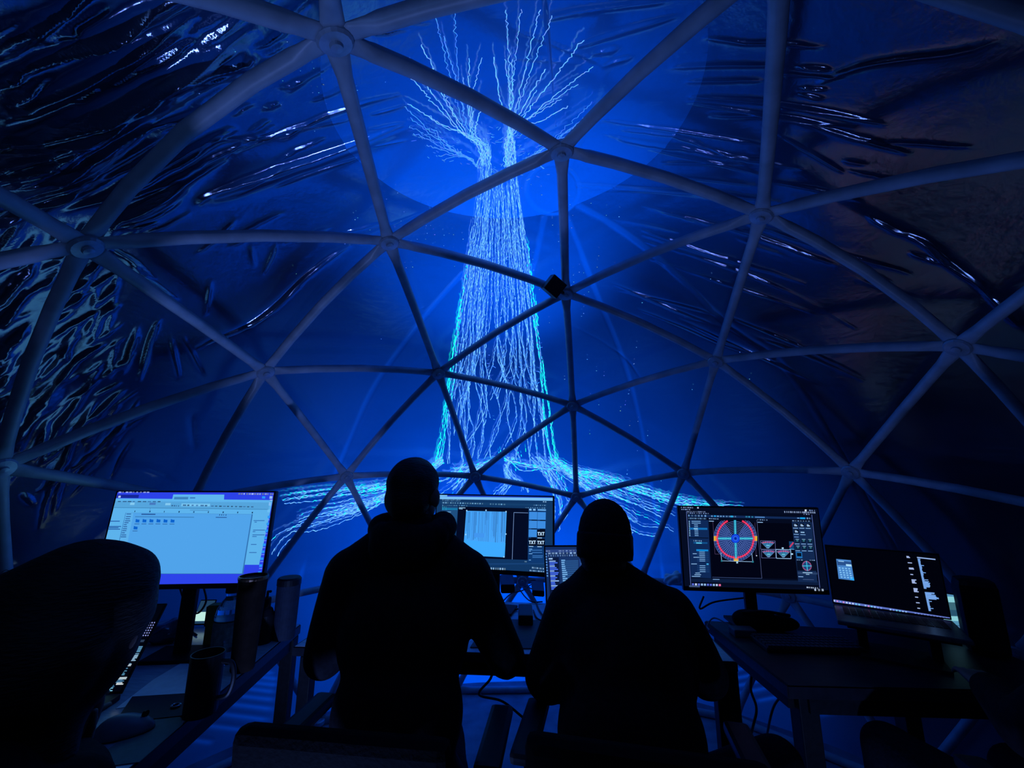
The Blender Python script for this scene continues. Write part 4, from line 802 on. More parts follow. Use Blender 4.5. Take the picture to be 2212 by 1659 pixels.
# ================================================================== PEOPLE
def cap_mesh(bm, p0, r0, p1, r1, seg=14):
    p0 = np.asarray(p0, float); p1 = np.asarray(p1, float); d = p1-p0; L = np.linalg.norm(d); t = d/L if L > 1e-9 else np.array([0, 0, 1.0]); N, Bn = frame_of(t)
    prof = [(-r0*math.cos(a), r0*math.sin(a)) for a in np.linspace(0.25, math.pi/2, 4)] + [(L+r1*math.sin(a), r1*math.cos(a)) for a in np.linspace(0, math.pi/2-0.25, 4)]
    rings = [[bm.verts.new(p0+t*s+r*(N*math.cos(2*math.pi*k/seg)+Bn*math.sin(2*math.pi*k/seg))) for k in range(seg)] for s, r in prof]
    for a, b in zip(rings, rings[1:]):
        for k in range(seg): bm.faces.new((a[k], a[(k+1) % seg], b[(k+1) % seg], b[k]))
    bm.faces.new(rings[0][::-1]); bm.faces.new(rings[-1])
def ell_mesh(bm, c, r, R=None):
    v = bmesh.ops.create_uvsphere(bm, u_segments=20, v_segments=12, radius=1.0)['verts']; bmesh.ops.scale(bm, vec=r, verts=v)
    if R is not None: bmesh.ops.rotate(bm, cent=(0, 0, 0), matrix=R, verts=v)
    bmesh.ops.translate(bm, vec=tuple(c), verts=v)
def blob(name, prims, m, parent, voxel=0.008, smooth=6, noise=None):
    """one continuous skin grown over overlapping volumes"""
    bm = B()
    for p in prims:
        if p[0] == 'c': cap_mesh(bm, *p[1:])
        else: ell_mesh(bm, *p[1:])
    bmesh.ops.recalc_face_normals(bm, faces=bm.faces)
    me = bpy.data.meshes.new('tmp'); bm.to_mesh(me); bm.free(); o = bpy.data.objects.new('tmp', me); C.objects.link(o)
    md = o.modifiers.new('r', 'REMESH'); md.mode = 'VOXEL'; md.voxel_size = voxel
    sm = o.modifiers.new('s', 'SMOOTH'); sm.iterations = smooth; sm.factor = 0.5
    dg = bpy.context.evaluated_depsgraph_get(); me2 = bpy.data.meshes.new_from_object(o.evaluated_get(dg)); bpy.data.objects.remove(o); bpy.data.meshes.remove(me)
    co = np.zeros(len(me2.vertices)*3, np.float32); me2.vertices.foreach_get('co', co); co = co.reshape(-1, 3)
    if noise:
        amp, fr = noise; nr = np.zeros(len(co)*3, np.float32); me2.vertices.foreach_get('normal', nr); nr = nr.reshape(-1, 3); hh = np.zeros(len(co))
        for k in range(10): kv = rng.normal(size=3)*fr; hh += np.sin(co@kv+rng.uniform(0, 6))
        co = co+nr*(hh/3.2*amp)[:, None].astype(np.float32)
    off = np.array(wloc(parent), np.float32) if parent else np.zeros(3, np.float32); me2.vertices.foreach_set('co', np.ascontiguousarray(co-off, np.float32).ravel()); me2.update(); me2.name = name
    return mesh_obj(name, me2, m, parent, True)
def unit(v): v = np.asarray(v, float); return v/np.linalg.norm(v)
def lerp(a, b, t): return np.asarray(a)*(1-t)+np.asarray(b)*t
def hand(w_, d, nrm, side, s=1.0, curl=0.35):
    """palm, four unequal bent fingers and a thumb leaving the side of the palm"""
    d = unit(d); nrm = unit(np.asarray(nrm)-d*(np.asarray(nrm)@d)); x = np.cross(d, nrm)*side; P = []
    for k in range(4):
        o = x*(0.027-0.018*k)*s; P.append(('c', w_+d*0.012*s+o*0.7, 0.013*s, w_+d*0.085*s+o, 0.0105*s))
        L = [0.070, 0.078, 0.072, 0.056][k]*s; k0 = w_+d*0.088*s+o*1.05; d1 = unit(d-nrm*curl*0.6+x*(0.06-0.045*k)); k1 = k0+d1*L*0.45; d2 = unit(d1-nrm*curl); k2 = k1+d2*L*0.32; k3 = k2+unit(d2-nrm*curl)*L*0.24
        P += [('c', k0, 0.0088*s, k1, 0.008*s), ('c', k1, 0.008*s, k2, 0.0074*s), ('c', k2, 0.0074*s, k3, 0.0066*s)]
    t0 = w_+d*0.03*s+x*0.032*s; t1 = t0+unit(d*0.7+x*0.8-nrm*0.3)*0.042*s; t2 = t1+unit(d+x*0.35-nrm*0.3)*0.03*s
    P += [('c', w_+d*0.012*s+x*0.018*s, 0.014*s, t0, 0.0125*s), ('c', t0, 0.0115*s, t1, 0.0095*s), ('c', t1, 0.0092*s, t2, 0.0075*s)]
    return P
def head_prims(H, face, up, s=1.0):
    f_ = unit(face); up = unit(np.asarray(up)-f_*(np.asarray(up)@f_)); sd = np.cross(f_, up); R = Matrix((sd, f_, up)).transposed()
    at_ = lambda x, y, z: np.asarray(H)+(sd*x+f_*y+up*z)*s
    P = [('e', at_(0, -0.012, 0.025), (0.076*s, 0.096*s, 0.088*s), R), ('e', at_(0, 0.022, -0.03), (0.062*s, 0.068*s, 0.075*s), R), ('e', at_(0, 0.05, -0.085), (0.036*s, 0.034*s, 0.028*s), R),
         ('e', at_(0, 0.092, -0.018), (0.012*s, 0.022*s, 0.024*s), R), ('e', at_(0, 0.078, 0.022), (0.05*s, 0.016*s, 0.010*s), R), ('e', at_(0, 0.076, -0.056), (0.022*s, 0.014*s, 0.010*s), R)]
    for q_ in (-1, 1):
        P += [('e', at_(q_*0.078, -0.008, -0.008), (0.011*s, 0.019*s, 0.031*s), R), ('e', at_(q_*0.030, 0.080, 0.004), (0.011*s, 0.009*s, 0.008*s), R)]
    return P, at_, R
def person(label, J, face, up=(0, 0, 1), top_m=None, g=0.0, hand_n=(0, 0, 1), head_s=1.0, sleeve=1.0, torso=1.0, mats=(M_jack, M_trou)):
    base = (J['pelvis'][0], J['pelvis'][1], 0.0); t = thing('person', label, 'person', base)
    P, at_, R = head_prims(J['head'], face, up, head_s); sl, sr = J['sh_l'], J['sh_r']; nb = J['neck']; pv = J['pelvis']; ax = unit(sr-sl); chest = lerp(lerp(sl, sr, 0.5), pv, 0.30); ab = lerp(lerp(sl, sr, 0.5), pv, 0.66)
    RT = Matrix((ax, unit(np.cross((0, 0, 1), ax)), (0, 0, 1))).transposed()
    def trunk(e, k):
        return [('e', chest, (0.155*k+e, 0.105*k+e, 0.19+e), RT), ('e', ab, (0.145*k+e, 0.10*k+e, 0.17+e), RT), ('e', pv, (0.165*k+e, 0.12*k+e, 0.12+e), RT), ('c', lerp(sl, sr, 0.16), 0.062+e, lerp(sl, sr, 0.84), 0.062+e), ('c', lerp(sl, sr, 0.5)-np.array([0, 0, 0.01]), 0.075+e, nb, 0.055+e), ('c', lerp(nb, sl, 0.15), 0.052+e, lerp(sl, sr, 0.06)+np.array([0, 0, 0.004]), 0.058+e), ('c', lerp(nb, sr, 0.15), 0.052+e, lerp(sl, sr, 0.94)+np.array([0, 0, 0.004]), 0.058+e)]
    P += trunk(0.0, 1.0) + [('c', nb-np.array([0, 0, 0.03]), 0.056, at_(0, -0.012, -0.05), 0.052)]
    jk = trunk(0.022, torso); tr_ = [('e', pv-np.array([0, 0, 0.02]), (0.182, 0.14, 0.125), RT)]
    for s_, e_, w_, sd in (('sh_l', 'el_l', 'wr_l', 1), ('sh_r', 'el_r', 'wr_r', -1)):
        a, b, c = J[s_], J[e_], J[w_]; P += [('c', a, 0.048, b, 0.038), ('c', b, 0.038, c, 0.026)]; P += hand(c, J.get('hd_'+w_[-1], c-b), hand_n if 'hn_'+w_[-1] not in J else J['hn_'+w_[-1]], sd)
        cuff = lerp(b, c, 0.90); jk += [('c', a, 0.072*sleeve, lerp(a, b, 0.5), 0.066*sleeve), ('c', lerp(a, b, 0.5), 0.066*sleeve, b, 0.060*sleeve), ('c', b, 0.060*sleeve, cuff, 0.044*sleeve)]
    for h_, k_, an, sd in (('hip_l', 'kn_l', 'an_l', -1), ('hip_r', 'kn_r', 'an_r', 1)):
        a, b, c = J[h_], J[k_], J[an]; P += [('c', a, 0.085, b, 0.055), ('c', b, 0.054, lerp(b, c, 0.35), 0.056), ('c', lerp(b, c, 0.35), 0.056, c, 0.036)]
        toe = J.get('toe_'+an[-1], c+np.array([0, 0.16, -0.05])); toe = np.array([toe[0], toe[1], 0.035]); hl = np.array([c[0], c[1]-0.02, 0.045]); P += [('c', c, 0.036, hl, 0.034), ('c', hl, 0.034, toe, 0.028)]
        tr_ += [('c', a, 0.105, b, 0.075), ('c', b, 0.074, lerp(b, c, 0.9), 0.056)]
        blob('shoe', [('c', hl+np.array([0, 0, 0.0]), 0.044, lerp(hl, toe, 0.6), 0.045), ('c', lerp(hl, toe, 0.6), 0.045, toe+np.array([0, 0, 0.005]), 0.037)], M_shoe, t, 0.012, 4)
    blob('body', P, M_skin, t, 0.0065, 4); blob('top', jk, mats[0], t, 0.012, 7, (0.004, 14)); blob('trousers', tr_, mats[1], t, 0.013, 5, (0.003, 12))
    return t, at_, R
V3 = lambda *a: np.array(a, float)
# --- the man in the hooded jacket
pv = V3(-0.465, 0.075, 0.56)
J = dict(head=atd(896, 1070, 1.36), neck=atd(893, 1150, 1.32), sh_l=atd(758, 1238, 1.30), sh_r=atd(1008, 1238, 1.30), el_l=atd(702, 1418, 1.27), el_r=atd(1096, 1420, 1.32), wr_l=atd(800, 1362, 1.60), wr_r=atd(1072, 1362, 1.60), pelvis=pv,
         hip_l=pv+V3(-0.10, 0.04, -0.03), hip_r=pv+V3(0.10, 0.04, -0.03), kn_l=V3(-0.68, 0.52, 0.52), kn_r=V3(-0.49, 0.54, 0.52), an_l=V3(-0.68, 0.62, 0.09), an_r=V3(-0.47, 0.64, 0.09))
man, at_, R = person('man in a dark hooded jacket seated at the front desk with his back turned', J, (0.05, 1, -0.05), mats=(M_jack, M_trou), torso=1.12, sleeve=1.05)
hp = [('e', at_(0, -0.020, 0.036), (0.081, 0.096, 0.086), R), ('e', at_(0, -0.046, -0.012), (0.072, 0.072, 0.075), R)]
blob('hair', hp, M_hair, man, 0.009, 4, (0.0025, 60))
nk = J['neck']; ring_ = []
for i in range(14):
    a = 2*math.pi*i/14; ring_.append(nk+V3(0.098*math.cos(a), 0.075*math.sin(a)-0.012, 0.008+0.010*math.sin(a)+0.006*math.sin(3*a)))
hd_ = [('c', ring_[i], 0.040+0.006*math.sin(i*2.1), ring_[(i+1) % 14], 0.040+0.006*math.sin((i+1)*2.1)) for i in range(14)] + [('e', nk+V3(0, -0.085, -0.03), (0.105, 0.05, 0.07), None), ('e', nk+V3(0.095, -0.02, 0.012), (0.04, 0.05, 0.036), None), ('e', nk+V3(-0.095, -0.02, 0.012), (0.036, 0.05, 0.036), None)]
blob('hood', hd_, M_jack, man, 0.009, 4, (0.005, 30))
# --- the man in the beanie
pv = V3(0.165, 0.13, 0.56)
J = dict(head=atd(1308, 1163, 1.34), neck=atd(1310, 1244, 1.32), sh_l=atd(1238, 1318, 1.30), sh_r=atd(1444, 1322, 1.30), el_l=atd(1186, 1462, 1.27), el_r=atd(1528, 1462, 1.30), wr_l=atd(1245, 1385, 1.48), wr_r=atd(1490, 1366, 1.56), pelvis=pv,
         hip_l=pv+V3(-0.10, 0.04, -0.03), hip_r=pv+V3(0.11, 0.04, -0.03), kn_l=V3(0.02, 0.58, 0.54), kn_r=V3(0.60, 0.42, 0.55), an_l=V3(0.02, 0.68, 0.09), an_r=V3(0.60, 0.60, 0.09))
man2, at_, R = person('man in a black beanie and sweatshirt seated at the front desk', J, (0.35, 1, -0.03), mats=(M_sweat, M_trou), torso=1.22, sleeve=1.16)
bm = B(); prof = [(0.0805, -0.052), (0.0825, -0.03), (0.0835, 0.0), (0.0825, 0.026), (0.077, 0.056), (0.066, 0.083), (0.051, 0.102), (0.031, 0.116), (0.014, 0.122), (0.001, 0.124)]
lathe(bm, prof, (0, 0, 0), 36, True); bmesh.ops.scale(bm, vec=(0.98, 1.30, 1.0), verts=bm.verts); bmesh.ops.rotate(bm, cent=(0, 0, 0), matrix=Matrix.Rotation(-0.12, 3, 'X'), verts=bm.verts)
bmesh.ops.transform(bm, matrix=Matrix.Translation(Vector(at_(0, -0.006, 0.0))) @ R.to_4x4(), verts=bm.verts); bn = mk('beanie', bm, M_knit, man2, True)
bm = B(); lathe(bm, [(0.0805, -0.060), (0.0850, -0.058), (0.0872, -0.04), (0.0868, 0.008), (0.0845, 0.016), (0.0830, 0.014)], (0, 0, 0), 36, False); bmesh.ops.scale(bm, vec=(0.98, 1.30, 1.0), verts=bm.verts); bmesh.ops.rotate(bm, cent=(0, 0, 0), matrix=Matrix.Rotation(-0.12, 3, 'X'), verts=bm.verts)
bmesh.ops.transform(bm, matrix=Matrix.Translation(Vector(at_(0, -0.006, 0.0))) @ R.to_4x4(), verts=bm.verts); mk('folded_cuff', bm, M_knit, bn, True)
blob('hair', [('e', at_(0, -0.018, -0.04), (0.080, 0.098, 0.042), R), ('e', at_(0, -0.03, -0.07), (0.070, 0.072, 0.040), R)], M_hair, man2, 0.008, 4, (0.0025, 60))
nk = J['neck']; blob('collar', [('c', nk+V3(0.072*math.cos(a), 0.062*math.sin(a), -0.012), 0.022, nk+V3(0.072*math.cos(a+0.5), 0.062*math.sin(a+0.5), -0.012), 0.022) for a in np.arange(0, 6.28, 0.5)], M_sweat, man2, 0.009, 4)
# --- the person with bundled hair, close by at the side desk
pv = V3(-0.93, -0.72, 0.52); hd = atd(182, 1368, 0.70)
J = dict(head=hd, neck=hd+V3(-0.02, -0.085, -0.135), sh_l=hd+V3(-0.20, -0.10, -0.20), sh_r=hd+V3(0.10, -0.16, -0.235), el_l=V3(-1.12, -0.42, 0.76), el_r=atd(150, 1720, 0.62), wr_l=V3(-1.22, -0.20, 0.80), wr_r=atd(150, 1645, 0.80), hd_r=V3(-0.02, 0.10, 0.3), hn_r=V3(0.3, 0.9, 0.1), pelvis=pv,
         hip_l=pv+V3(-0.10, 0.04, -0.03), hip_r=pv+V3(0.10, 0.04, -0.03), kn_l=V3(-1.12, -0.28, 0.53), kn_r=V3(-0.86, -0.26, 0.53), an_l=V3(-1.12, -0.20, 0.09), an_r=V3(-0.86, -0.18, 0.09))
wom, at_, R = person('person with dark bundled hair leaning towards the laptop on the side desk', J, (-0.25, 1, -0.42), mats=(M_sweat, M_trou), torso=1.05, sleeve=0.95)
hs = [('e', at_(0, -0.028, 0.035), (0.100, 0.112, 0.108), R), ('e', at_(0, -0.07, -0.03), (0.092, 0.075, 0.09), R), ('e', atd(192, 1292, 0.70), (0.098, 0.10, 0.088), None), ('e', atd(62, 1325, 0.66), (0.080, 0.075, 0.072), None), ('e', atd(130, 1298, 0.69), (0.082, 0.085, 0.078), None), ('c', atd(165, 1400, 0.68), 0.085, atd(112, 1520, 0.66), 0.062), ('e', atd(27, 1440, 0.64), (0.085, 0.07, 0.085), None), ('c', atd(77, 1500, 0.64), 0.075, atd(57, 1640, 0.62), 0.06)]
hr = blob('hair', hs, M_hair, wom, 0.009, 4, (0.004, 34))
bm = B()
for k in range(150):
    a = random.uniform(0, 6.28); c0 = random.choice([(192, 1295, 0.70, 118, 115), (127, 1300, 0.69, 100, 95), (52, 1330, 0.66, 105, 100)])
    ex, ey = math.cos(a), -abs(math.sin(a)) if random.random() < 0.8 else math.sin(a)
    p0 = atd(c0[0]+ex*c0[3]*0.9, c0[1]+ey*c0[4]*0.9, c0[2]); b_ = random.uniform(-0.7, 0.7); l = random.uniform(6, 20) if k > 14 else random.uniform(25, 50)
    tx, ty = -ey*math.copysign(1, b_), ex*math.copysign(1, b_)
    pts = [p0, atd(c0[0]+ex*c0[3]*(0.96+l/400)+tx*l*0.5, c0[1]+ey*c0[4]*(0.96+l/400)+ty*l*0.5, c0[2]), atd(c0[0]+ex*c0[3]*0.99+tx*l, c0[1]+ey*c0[4]*0.99+ty*l, c0[2]+random.uniform(-.01, .01))]
    tube(bm, smooth_path(pts, 4), 0.0004, 3, False)
tag(mk('loose_strands', bm, M_hair, hr), kind='stuff')
# --- the person at the far side of the corner desk, mostly out of view
pv = V3(1.22, 0.06, 0.52)
J = dict(head=V3(1.33, 0.04, 1.27), neck=V3(1.33, 0.0, 1.10), sh_l=V3(1.17, 0.0, 1.02), sh_r=V3(1.50, 0.0, 1.02), el_l=V3(1.10, 0.20, 0.79), el_r=V3(1.60, 0.16, 0.80), wr_l=V3(1.18, 0.42, 0.80), wr_r=V3(1.50, 0.44, 0.80), pelvis=pv,
         hip_l=pv+V3(-0.09, 0.06, -0.01), hip_r=pv+V3(0.10, 0.04, -0.03), kn_l=onz(1905, 1605, 0.60)+V3(0.0, -0.03, 0), kn_r=V3(1.30, 0.52, 0.54), an_l=V3(0.99, 0.56, 0.09), an_r=V3(1.30, 0.62, 0.09))
pr, at_, R = person('person in dark clothes seated at the corner desk with one knee showing', J, (-0.2, 1, -0.1), mats=(M_jack, M_trou), torso=1.1, sleeve=1.1)
blob('hair', [('e', at_(0, -0.018, 0.036), (0.084, 0.10, 0.088), R), ('e', at_(0, -0.05, -0.02), (0.074, 0.07, 0.08), R)], M_hair, pr, 0.010, 4, (0.003, 50))

# ================================================================== OFFICE CHAIRS
def office_chair(label, x, y, rz):
    t = thing('office_chair', label, 'chair', (x, y, 0), rz); t.location = (x, y, 0)
    def part(name, bm, m, par=t): return mk(name, bm, m, par, False, world=False)
    bm = B(); box(bm, (0, 0.0, 0.425), (0.50, 0.46, 0.07), None, 0.025); part('seat', bm, M_chair)
    bm = B(); box(bm, (0, -0.275, 0.70), (0.46, 0.05, 0.34), Matrix.Rotation(0.10, 3, 'X'), 0.022); part('backrest', bm, M_chair)
    bm = B(); tube(bm, smooth_path([(0, -0.05, 0.38), (0, -0.27, 0.38), (0, -0.315, 0.45), (0, -0.315, 0.66)], 5), 0.02, 8); part('back_bracket', bm, M_black)
    for s_ in (-1, 1):
        bm = B(); box(bm, (s_*0.272, 0.02, 0.715), (0.065, 0.27, 0.03), None, 0.012); a_ = part('armrest', bm, M_black)
        bm = B(); tube(bm, smooth_path([(s_*0.22, 0.0, 0.385), (s_*0.268, 0.0, 0.40), (s_*0.272, 0.0, 0.48), (s_*0.272, 0.0, 0.70)], 5), 0.017, 8); part('arm_post', bm, M_black)
    bm = B(); lathe(bm, [(0.035, 0.10), (0.035, 0.25), (0.022, 0.25), (0.022, 0.39)], seg=16); part('gas_column', bm, M_blackm)
    for k in range(5):
        a = 2*math.pi*k/5+0.3; ca, sa = math.cos(a), math.sin(a); bm = B(); tube(bm, [(0, 0, 0.11), (0.15*ca, 0.15*sa, 0.10), (0.265*ca, 0.265*sa, 0.075)], [0.028, 0.022, 0.016], 8); lg = part('base_leg', bm, M_black)
        bm = B(); lathe(bm, [(0.010, -0.012), (0.027, -0.012), (0.027, 0.012), (0.010, 0.012)], seg=14); bmesh.ops.rotate(bm, cent=(0, 0, 0), matrix=Matrix.Rotation(math.pi/2, 3, 'X') , verts=bm.verts); bmesh.ops.rotate(bm, cent=(0, 0, 0), matrix=RZ(a), verts=bm.verts); bmesh.ops.translate(bm, vec=(0.265*ca, 0.265*sa, 0.0275), verts=bm.verts); part('caster', bm, M_black, lg)
    return t
office_chair('black office chair under the man in the hooded jacket', -0.465, 0.06, 0.05)
office_chair('black office chair under the man in the beanie', 0.165, 0.115, -0.05)
office_chair('black office chair under the person with bundled hair', -0.93, -0.74, 0.1)
office_chair('black office chair under the person at the corner desk', 1.22, 0.04, -0.05)

# ================================================================== THINGS ON THE SIDE DESK
def lathe_part(name, prof, x, y, z, m, parent, seg=28, cap=True, smooth=True):
    bm = B(); lathe(bm, prof, (x, y, z), seg, cap); bmesh.ops.recalc_face_normals(bm, faces=bm.faces); o = mk(name, bm, m, parent); 
    return o
M_glass = glass('clear_glass', (0.85, 0.92, 0.95)); M_drink = mat('pale_drink', (0.18, 0.17, 0.12), 0.3, 0, 0.1, 20)
M_paper = mat('white_paper', (0.82, 0.84, 0.86), 0.8, 0, 0.06, 40); M_green = mat('green_card', (0.16, 0.22, 0.20), 0.8, 0, 0.1, 60); M_brown = mat('brown_card', (0.020, 0.012, 0.009), 0.85, 0, 0.3, 40, spec=0.1); M_copper = mat('copper_rim', (0.30, 0.16, 0.09), 0.35, 0.8, 0.2, 60)
M_red = mat('red_print', (0.35, 0.03, 0.03), 0.6, 0, 0.2, 30); M_yel = mat('yellow_print', (0.35, 0.26, 0.05), 0.6, 0, 0.2, 30); M_slate = mat('slate_paint', (0.024, 0.032, 0.055), 0.7, 0, 0.2, 50, spec=0.2); M_lab = mat('bottle_label', (0.30, 0.30, 0.26), 0.7, 0, 0.35, 60)
def stood(x, y, z=DZ): p = onz(x, y, z); return p[0], p[1]
x, y = stood(487, 1404); t = thing('glass_bottle', 'squat glass bottle with a wide grey cap and printed label on the side desk', 'bottle', (x, y, DZ))
lathe_part('glass', [(0.046, 0.0), (0.050, 0.006), (0.050, 0.125), (0.044, 0.150), (0.028, 0.175), (0.021, 0.185), (0.021, 0.205)], x, y, DZ, M_glass, t)
lathe_part('drink', [(0.044, 0.005), (0.0465, 0.008), (0.0465, 0.110)], x, y, DZ, M_drink, t); lathe_part('label', [(0.0508, 0.02), (0.0508, 0.105)], x, y, DZ, M_lab, t, cap=False); lathe_part('cap', [(0.024, 0.200), (0.025, 0.203), (0.025, 0.226), (0.022, 0.229)], x, y, DZ, M_slate, t)
x, y = stood(459, 1392); t = thing('drink_carton', 'small red and yellow carton behind the glass bottle', 'carton', (x, y, DZ))
bm = B(); box(bm, (x, y, DZ+0.072), (0.052, 0.04, 0.144), RZ(0.3), 0.002); mk('box', bm, M_yel, t); bm = B(); box(bm, (x-0.0255, y-0.010, DZ+0.105), (0.006, 0.036, 0.070), RZ(0.3)); mk('red_panel', bm, M_red, t)
x, y = stood(523, 1446); t = thing('tall_canister', 'tall brown canister with a copper rim at the edge of the side desk', 'canister', (x, y, DZ))
lathe_part('tube', [(0.034, 0.0), (0.036, 0.004), (0.046, 0.290), (0.044, 0.290), (0.034, 0.01)], x, y, DZ, M_brown, t); lathe_part('rim', [(0.0465, 0.284), (0.048, 0.290), (0.0465, 0.296), (0.043, 0.296), (0.043, 0.284)], x, y, DZ, M_copper, t, cap=False); lathe_part('lid', [(0.043, 0.284), (0.030, 0.289), (0.001, 0.290)], x, y, DZ, M_brown, t)
x, y = stood(566, 1388); t = thing('pump_bottle', 'small black bottle with a cap between the canister and the thermos', 'bottle', (x, y, DZ))
lathe_part('body', [(0.030, 0.0), (0.033, 0.004), (0.033, 0.100), (0.024, 0.122), (0.014, 0.130)], x, y, DZ, M_black, t); lathe_part('cap', [(0.016, 0.128), (0.016, 0.160), (0.012, 0.164)], x, y, DZ, M_black, t); bm = B(); tube(bm, [(x, y, DZ+0.16), (x, y, DZ+0.185), (x+0.02, y-0.01, DZ+0.188)], 0.005, 8); mk('nozzle', bm, M_black, t)
x, y = stood(612, 1378); t = thing('thermos', 'slate blue cylindrical thermos with a black lid at the far desk corner', 'thermos', (x, y, DZ))
lathe_part('body', [(0.040, 0.0), (0.042, 0.004), (0.044, 0.200), (0.042, 0.202)], x, y, DZ, M_slate, t); lathe_part('lid', [(0.0455, 0.200), (0.0455, 0.222), (0.040, 0.228)], x, y, DZ, M_black, t)
x, y = stood(432, 1540); t = thing('tall_mug', 'tall black mug with a ring handle on the side desk', 'mug', (x, y, DZ))
lathe_part('cup', [(0.040, 0.0), (0.041, 0.004), (0.042, 0.150), (0.039, 0.150), (0.037, 0.010), (0.001, 0.010)], x, y, DZ, M_black, t); bm = B(); tube(bm, smooth_path([(x+0.040, y+0.01, DZ+0.128), (x+0.066, y+0.016, DZ+0.122), (x+0.076, y+0.018, DZ+0.085), (x+0.066, y+0.016, DZ+0.045), (x+0.040, y+0.01, DZ+0.035)], 6), 0.0065, 8); mk('handle', bm, M_black, t)
x, y = stood(493, 1432); t = tag(lathe_part('shot_glass', [(0.018, 0.0), (0.020, 0.002), (0.026, 0.070), (0.0245, 0.070), (0.018, 0.008), (0.001, 0.008)], x, y, DZ, M_glass, None), 'small clear drinking glass beside the mug handle', 'glass')
def sheet(name, px, m, z, label, cat):
    pts = [stood(*p) for p in px]; bm = B(); prism(bm, pts, z, z+0.002); return tag(mk(name, bm, m), label, cat)
sheet('paper_sheet', [(250, 1532), (330, 1470), (400, 1428), (440, 1470), (405, 1508)], M_paper, DZ, 'white sheet of paper lit by the screens beside the mug', 'paper')
sheet('dark_folder', [(285, 1508), (412, 1500), (430, 1545), (330, 1556), (300, 1568), (250, 1560)], M_black, DZ+0.0022, 'thin black folder lying over the lit paper', 'folder')
sheet('green_card', [(170, 1665), (300, 1572), (330, 1556), (385, 1542), (395, 1565), (300, 1648)], M_green, DZ, 'greenish card sheet under the computer mouse', 'paper')
cM_ = onz(268, 1582, DZ+0.005); t = thing('computer_mouse', 'grey curved computer mouse resting on the greenish card', 'mouse', (cM_[0], cM_[1], DZ+0.002))
def mouse(t, c, rz, m, L=0.118, W=0.066, H=0.040):
    bm = B(); v = bmesh.ops.create_uvsphere(bm, u_segments=24, v_segments=14, radius=1)['verts']
    for q_ in v:
        if q_.co.z < 0: q_.co.z *= 0.05
        q_.co.z *= 1.0-0.25*q_.co.y
    bmesh.ops.scale(bm, vec=(W/2, L/2, H), verts=v); bmesh.ops.rotate(bm, cent=(0, 0, 0), matrix=RZ(rz), verts=v); bmesh.ops.translate(bm, vec=(c[0], c[1], DZ+0.0045), verts=v); mk('shell', bm, m, t, True)
    bm = B(); lathe(bm, [(0.004, -0.003), (0.008, -0.003), (0.008, 0.003), (0.004, 0.003)], seg=12); bmesh.ops.rotate(bm, cent=(0, 0, 0), matrix=Matrix.Rotation(math.pi/2, 3, 'Y'), verts=bm.verts); d_ = RZ(rz)@Vector((0, L*0.30, 0)); bmesh.ops.translate(bm, vec=(c[0]+d_.x, c[1]+d_.y, DZ+0.0045+H*0.80), verts=bm.verts); mk('scroll_wheel', bm, M_black, t)
mouse(t, cM_, -0.9, mat('grey_mouse', (0.16, 0.19, 0.22), 0.4, 0, 0.1, 40), 0.125, 0.07, 0.042)
x, y = stood(379, 1530); bm = B(); tube(bm, [(x+0.010*math.cos(a), y+0.010*math.sin(a), DZ+0.0075) for a in np.linspace(0, 2*math.pi, 17)], 0.003, 6, False); tag(mk('metal_ring', bm, mat('bright_steel', (0.6, 0.62, 0.65), 0.2, 1.0, 0.1, 50)), 'small shiny metal ring lying by the mug foot', 'ring')
# crumpled clear bag
M_bag = mat('plastic_bag', (0.10, 0.11, 0.14), 0.16, 0, 0.2, 20, 0.5, spec=0.9, coat=0.6); c0 = onz(372, 1398, DZ)+V3(-0.09, 0.03, 0.035); t = thing('plastic_bag', 'crumpled shiny plastic bag behind the laptop on the side desk', 'bag', (c0[0], c0[1], DZ))
o = blob('film', [('e', c0, (0.075, 0.05, 0.034), None), ('e', c0+V3(0.045, 0.02, 0.006), (0.05, 0.04, 0.038), None), ('e', c0+V3(-0.05, -0.01, 0.0), (0.045, 0.04, 0.03), None)], M_bag, t, 0.006, 1, (0.006, 70))
# phone on a dock
cg = onz(436, 1352, DZ); t = thing('phone', 'small phone with a pale lit display leaning behind the carton', 'phone', (cg[0], cg[1], DZ)); Rg = rot_of(0.25, -0.5); cc = cg+V3(0, 0, 0.055)
mk('casing', rbox(cc, Rg, (0, 0.004, 0), (0.066, 0.008, 0.10), 0.003), M_black, t); u = UI(cc, 0.25, -0.5, 0.060, 0.090, 0.0004); u.full((30, 60, 90)); u.poly_uv([(-0.028, -0.035), (0.028, -0.035), (0.028, 0.0), (-0.028, 0.0)], (190, 235, 225), 1); u.build('display', t)
def cable(name, label, pts, r=0.003, m=M_rub, n=7): bm = B(); tube(bm, smooth_path(pts, n), r, 6); return tag(mk(name, bm, m, None, True), label, 'cable')
cable('monitor_cable', 'black cable drooping behind the stand of the folder monitor', [atd(388, 1268, 1.70), atd(400, 1300, 1.72), atd(425, 1325, 1.74), atd(445, 1300, 1.75), atd(440, 1268, 1.73)], 0.004)
cable('charger_cable', 'black charging cable curling behind the laptop on the side desk', [onz(330, 1385, DZ+0.004), onz(350, 1362, DZ+0.004), onz(395, 1352, DZ+0.004), onz(425, 1372, DZ+0.004)], 0.0035)

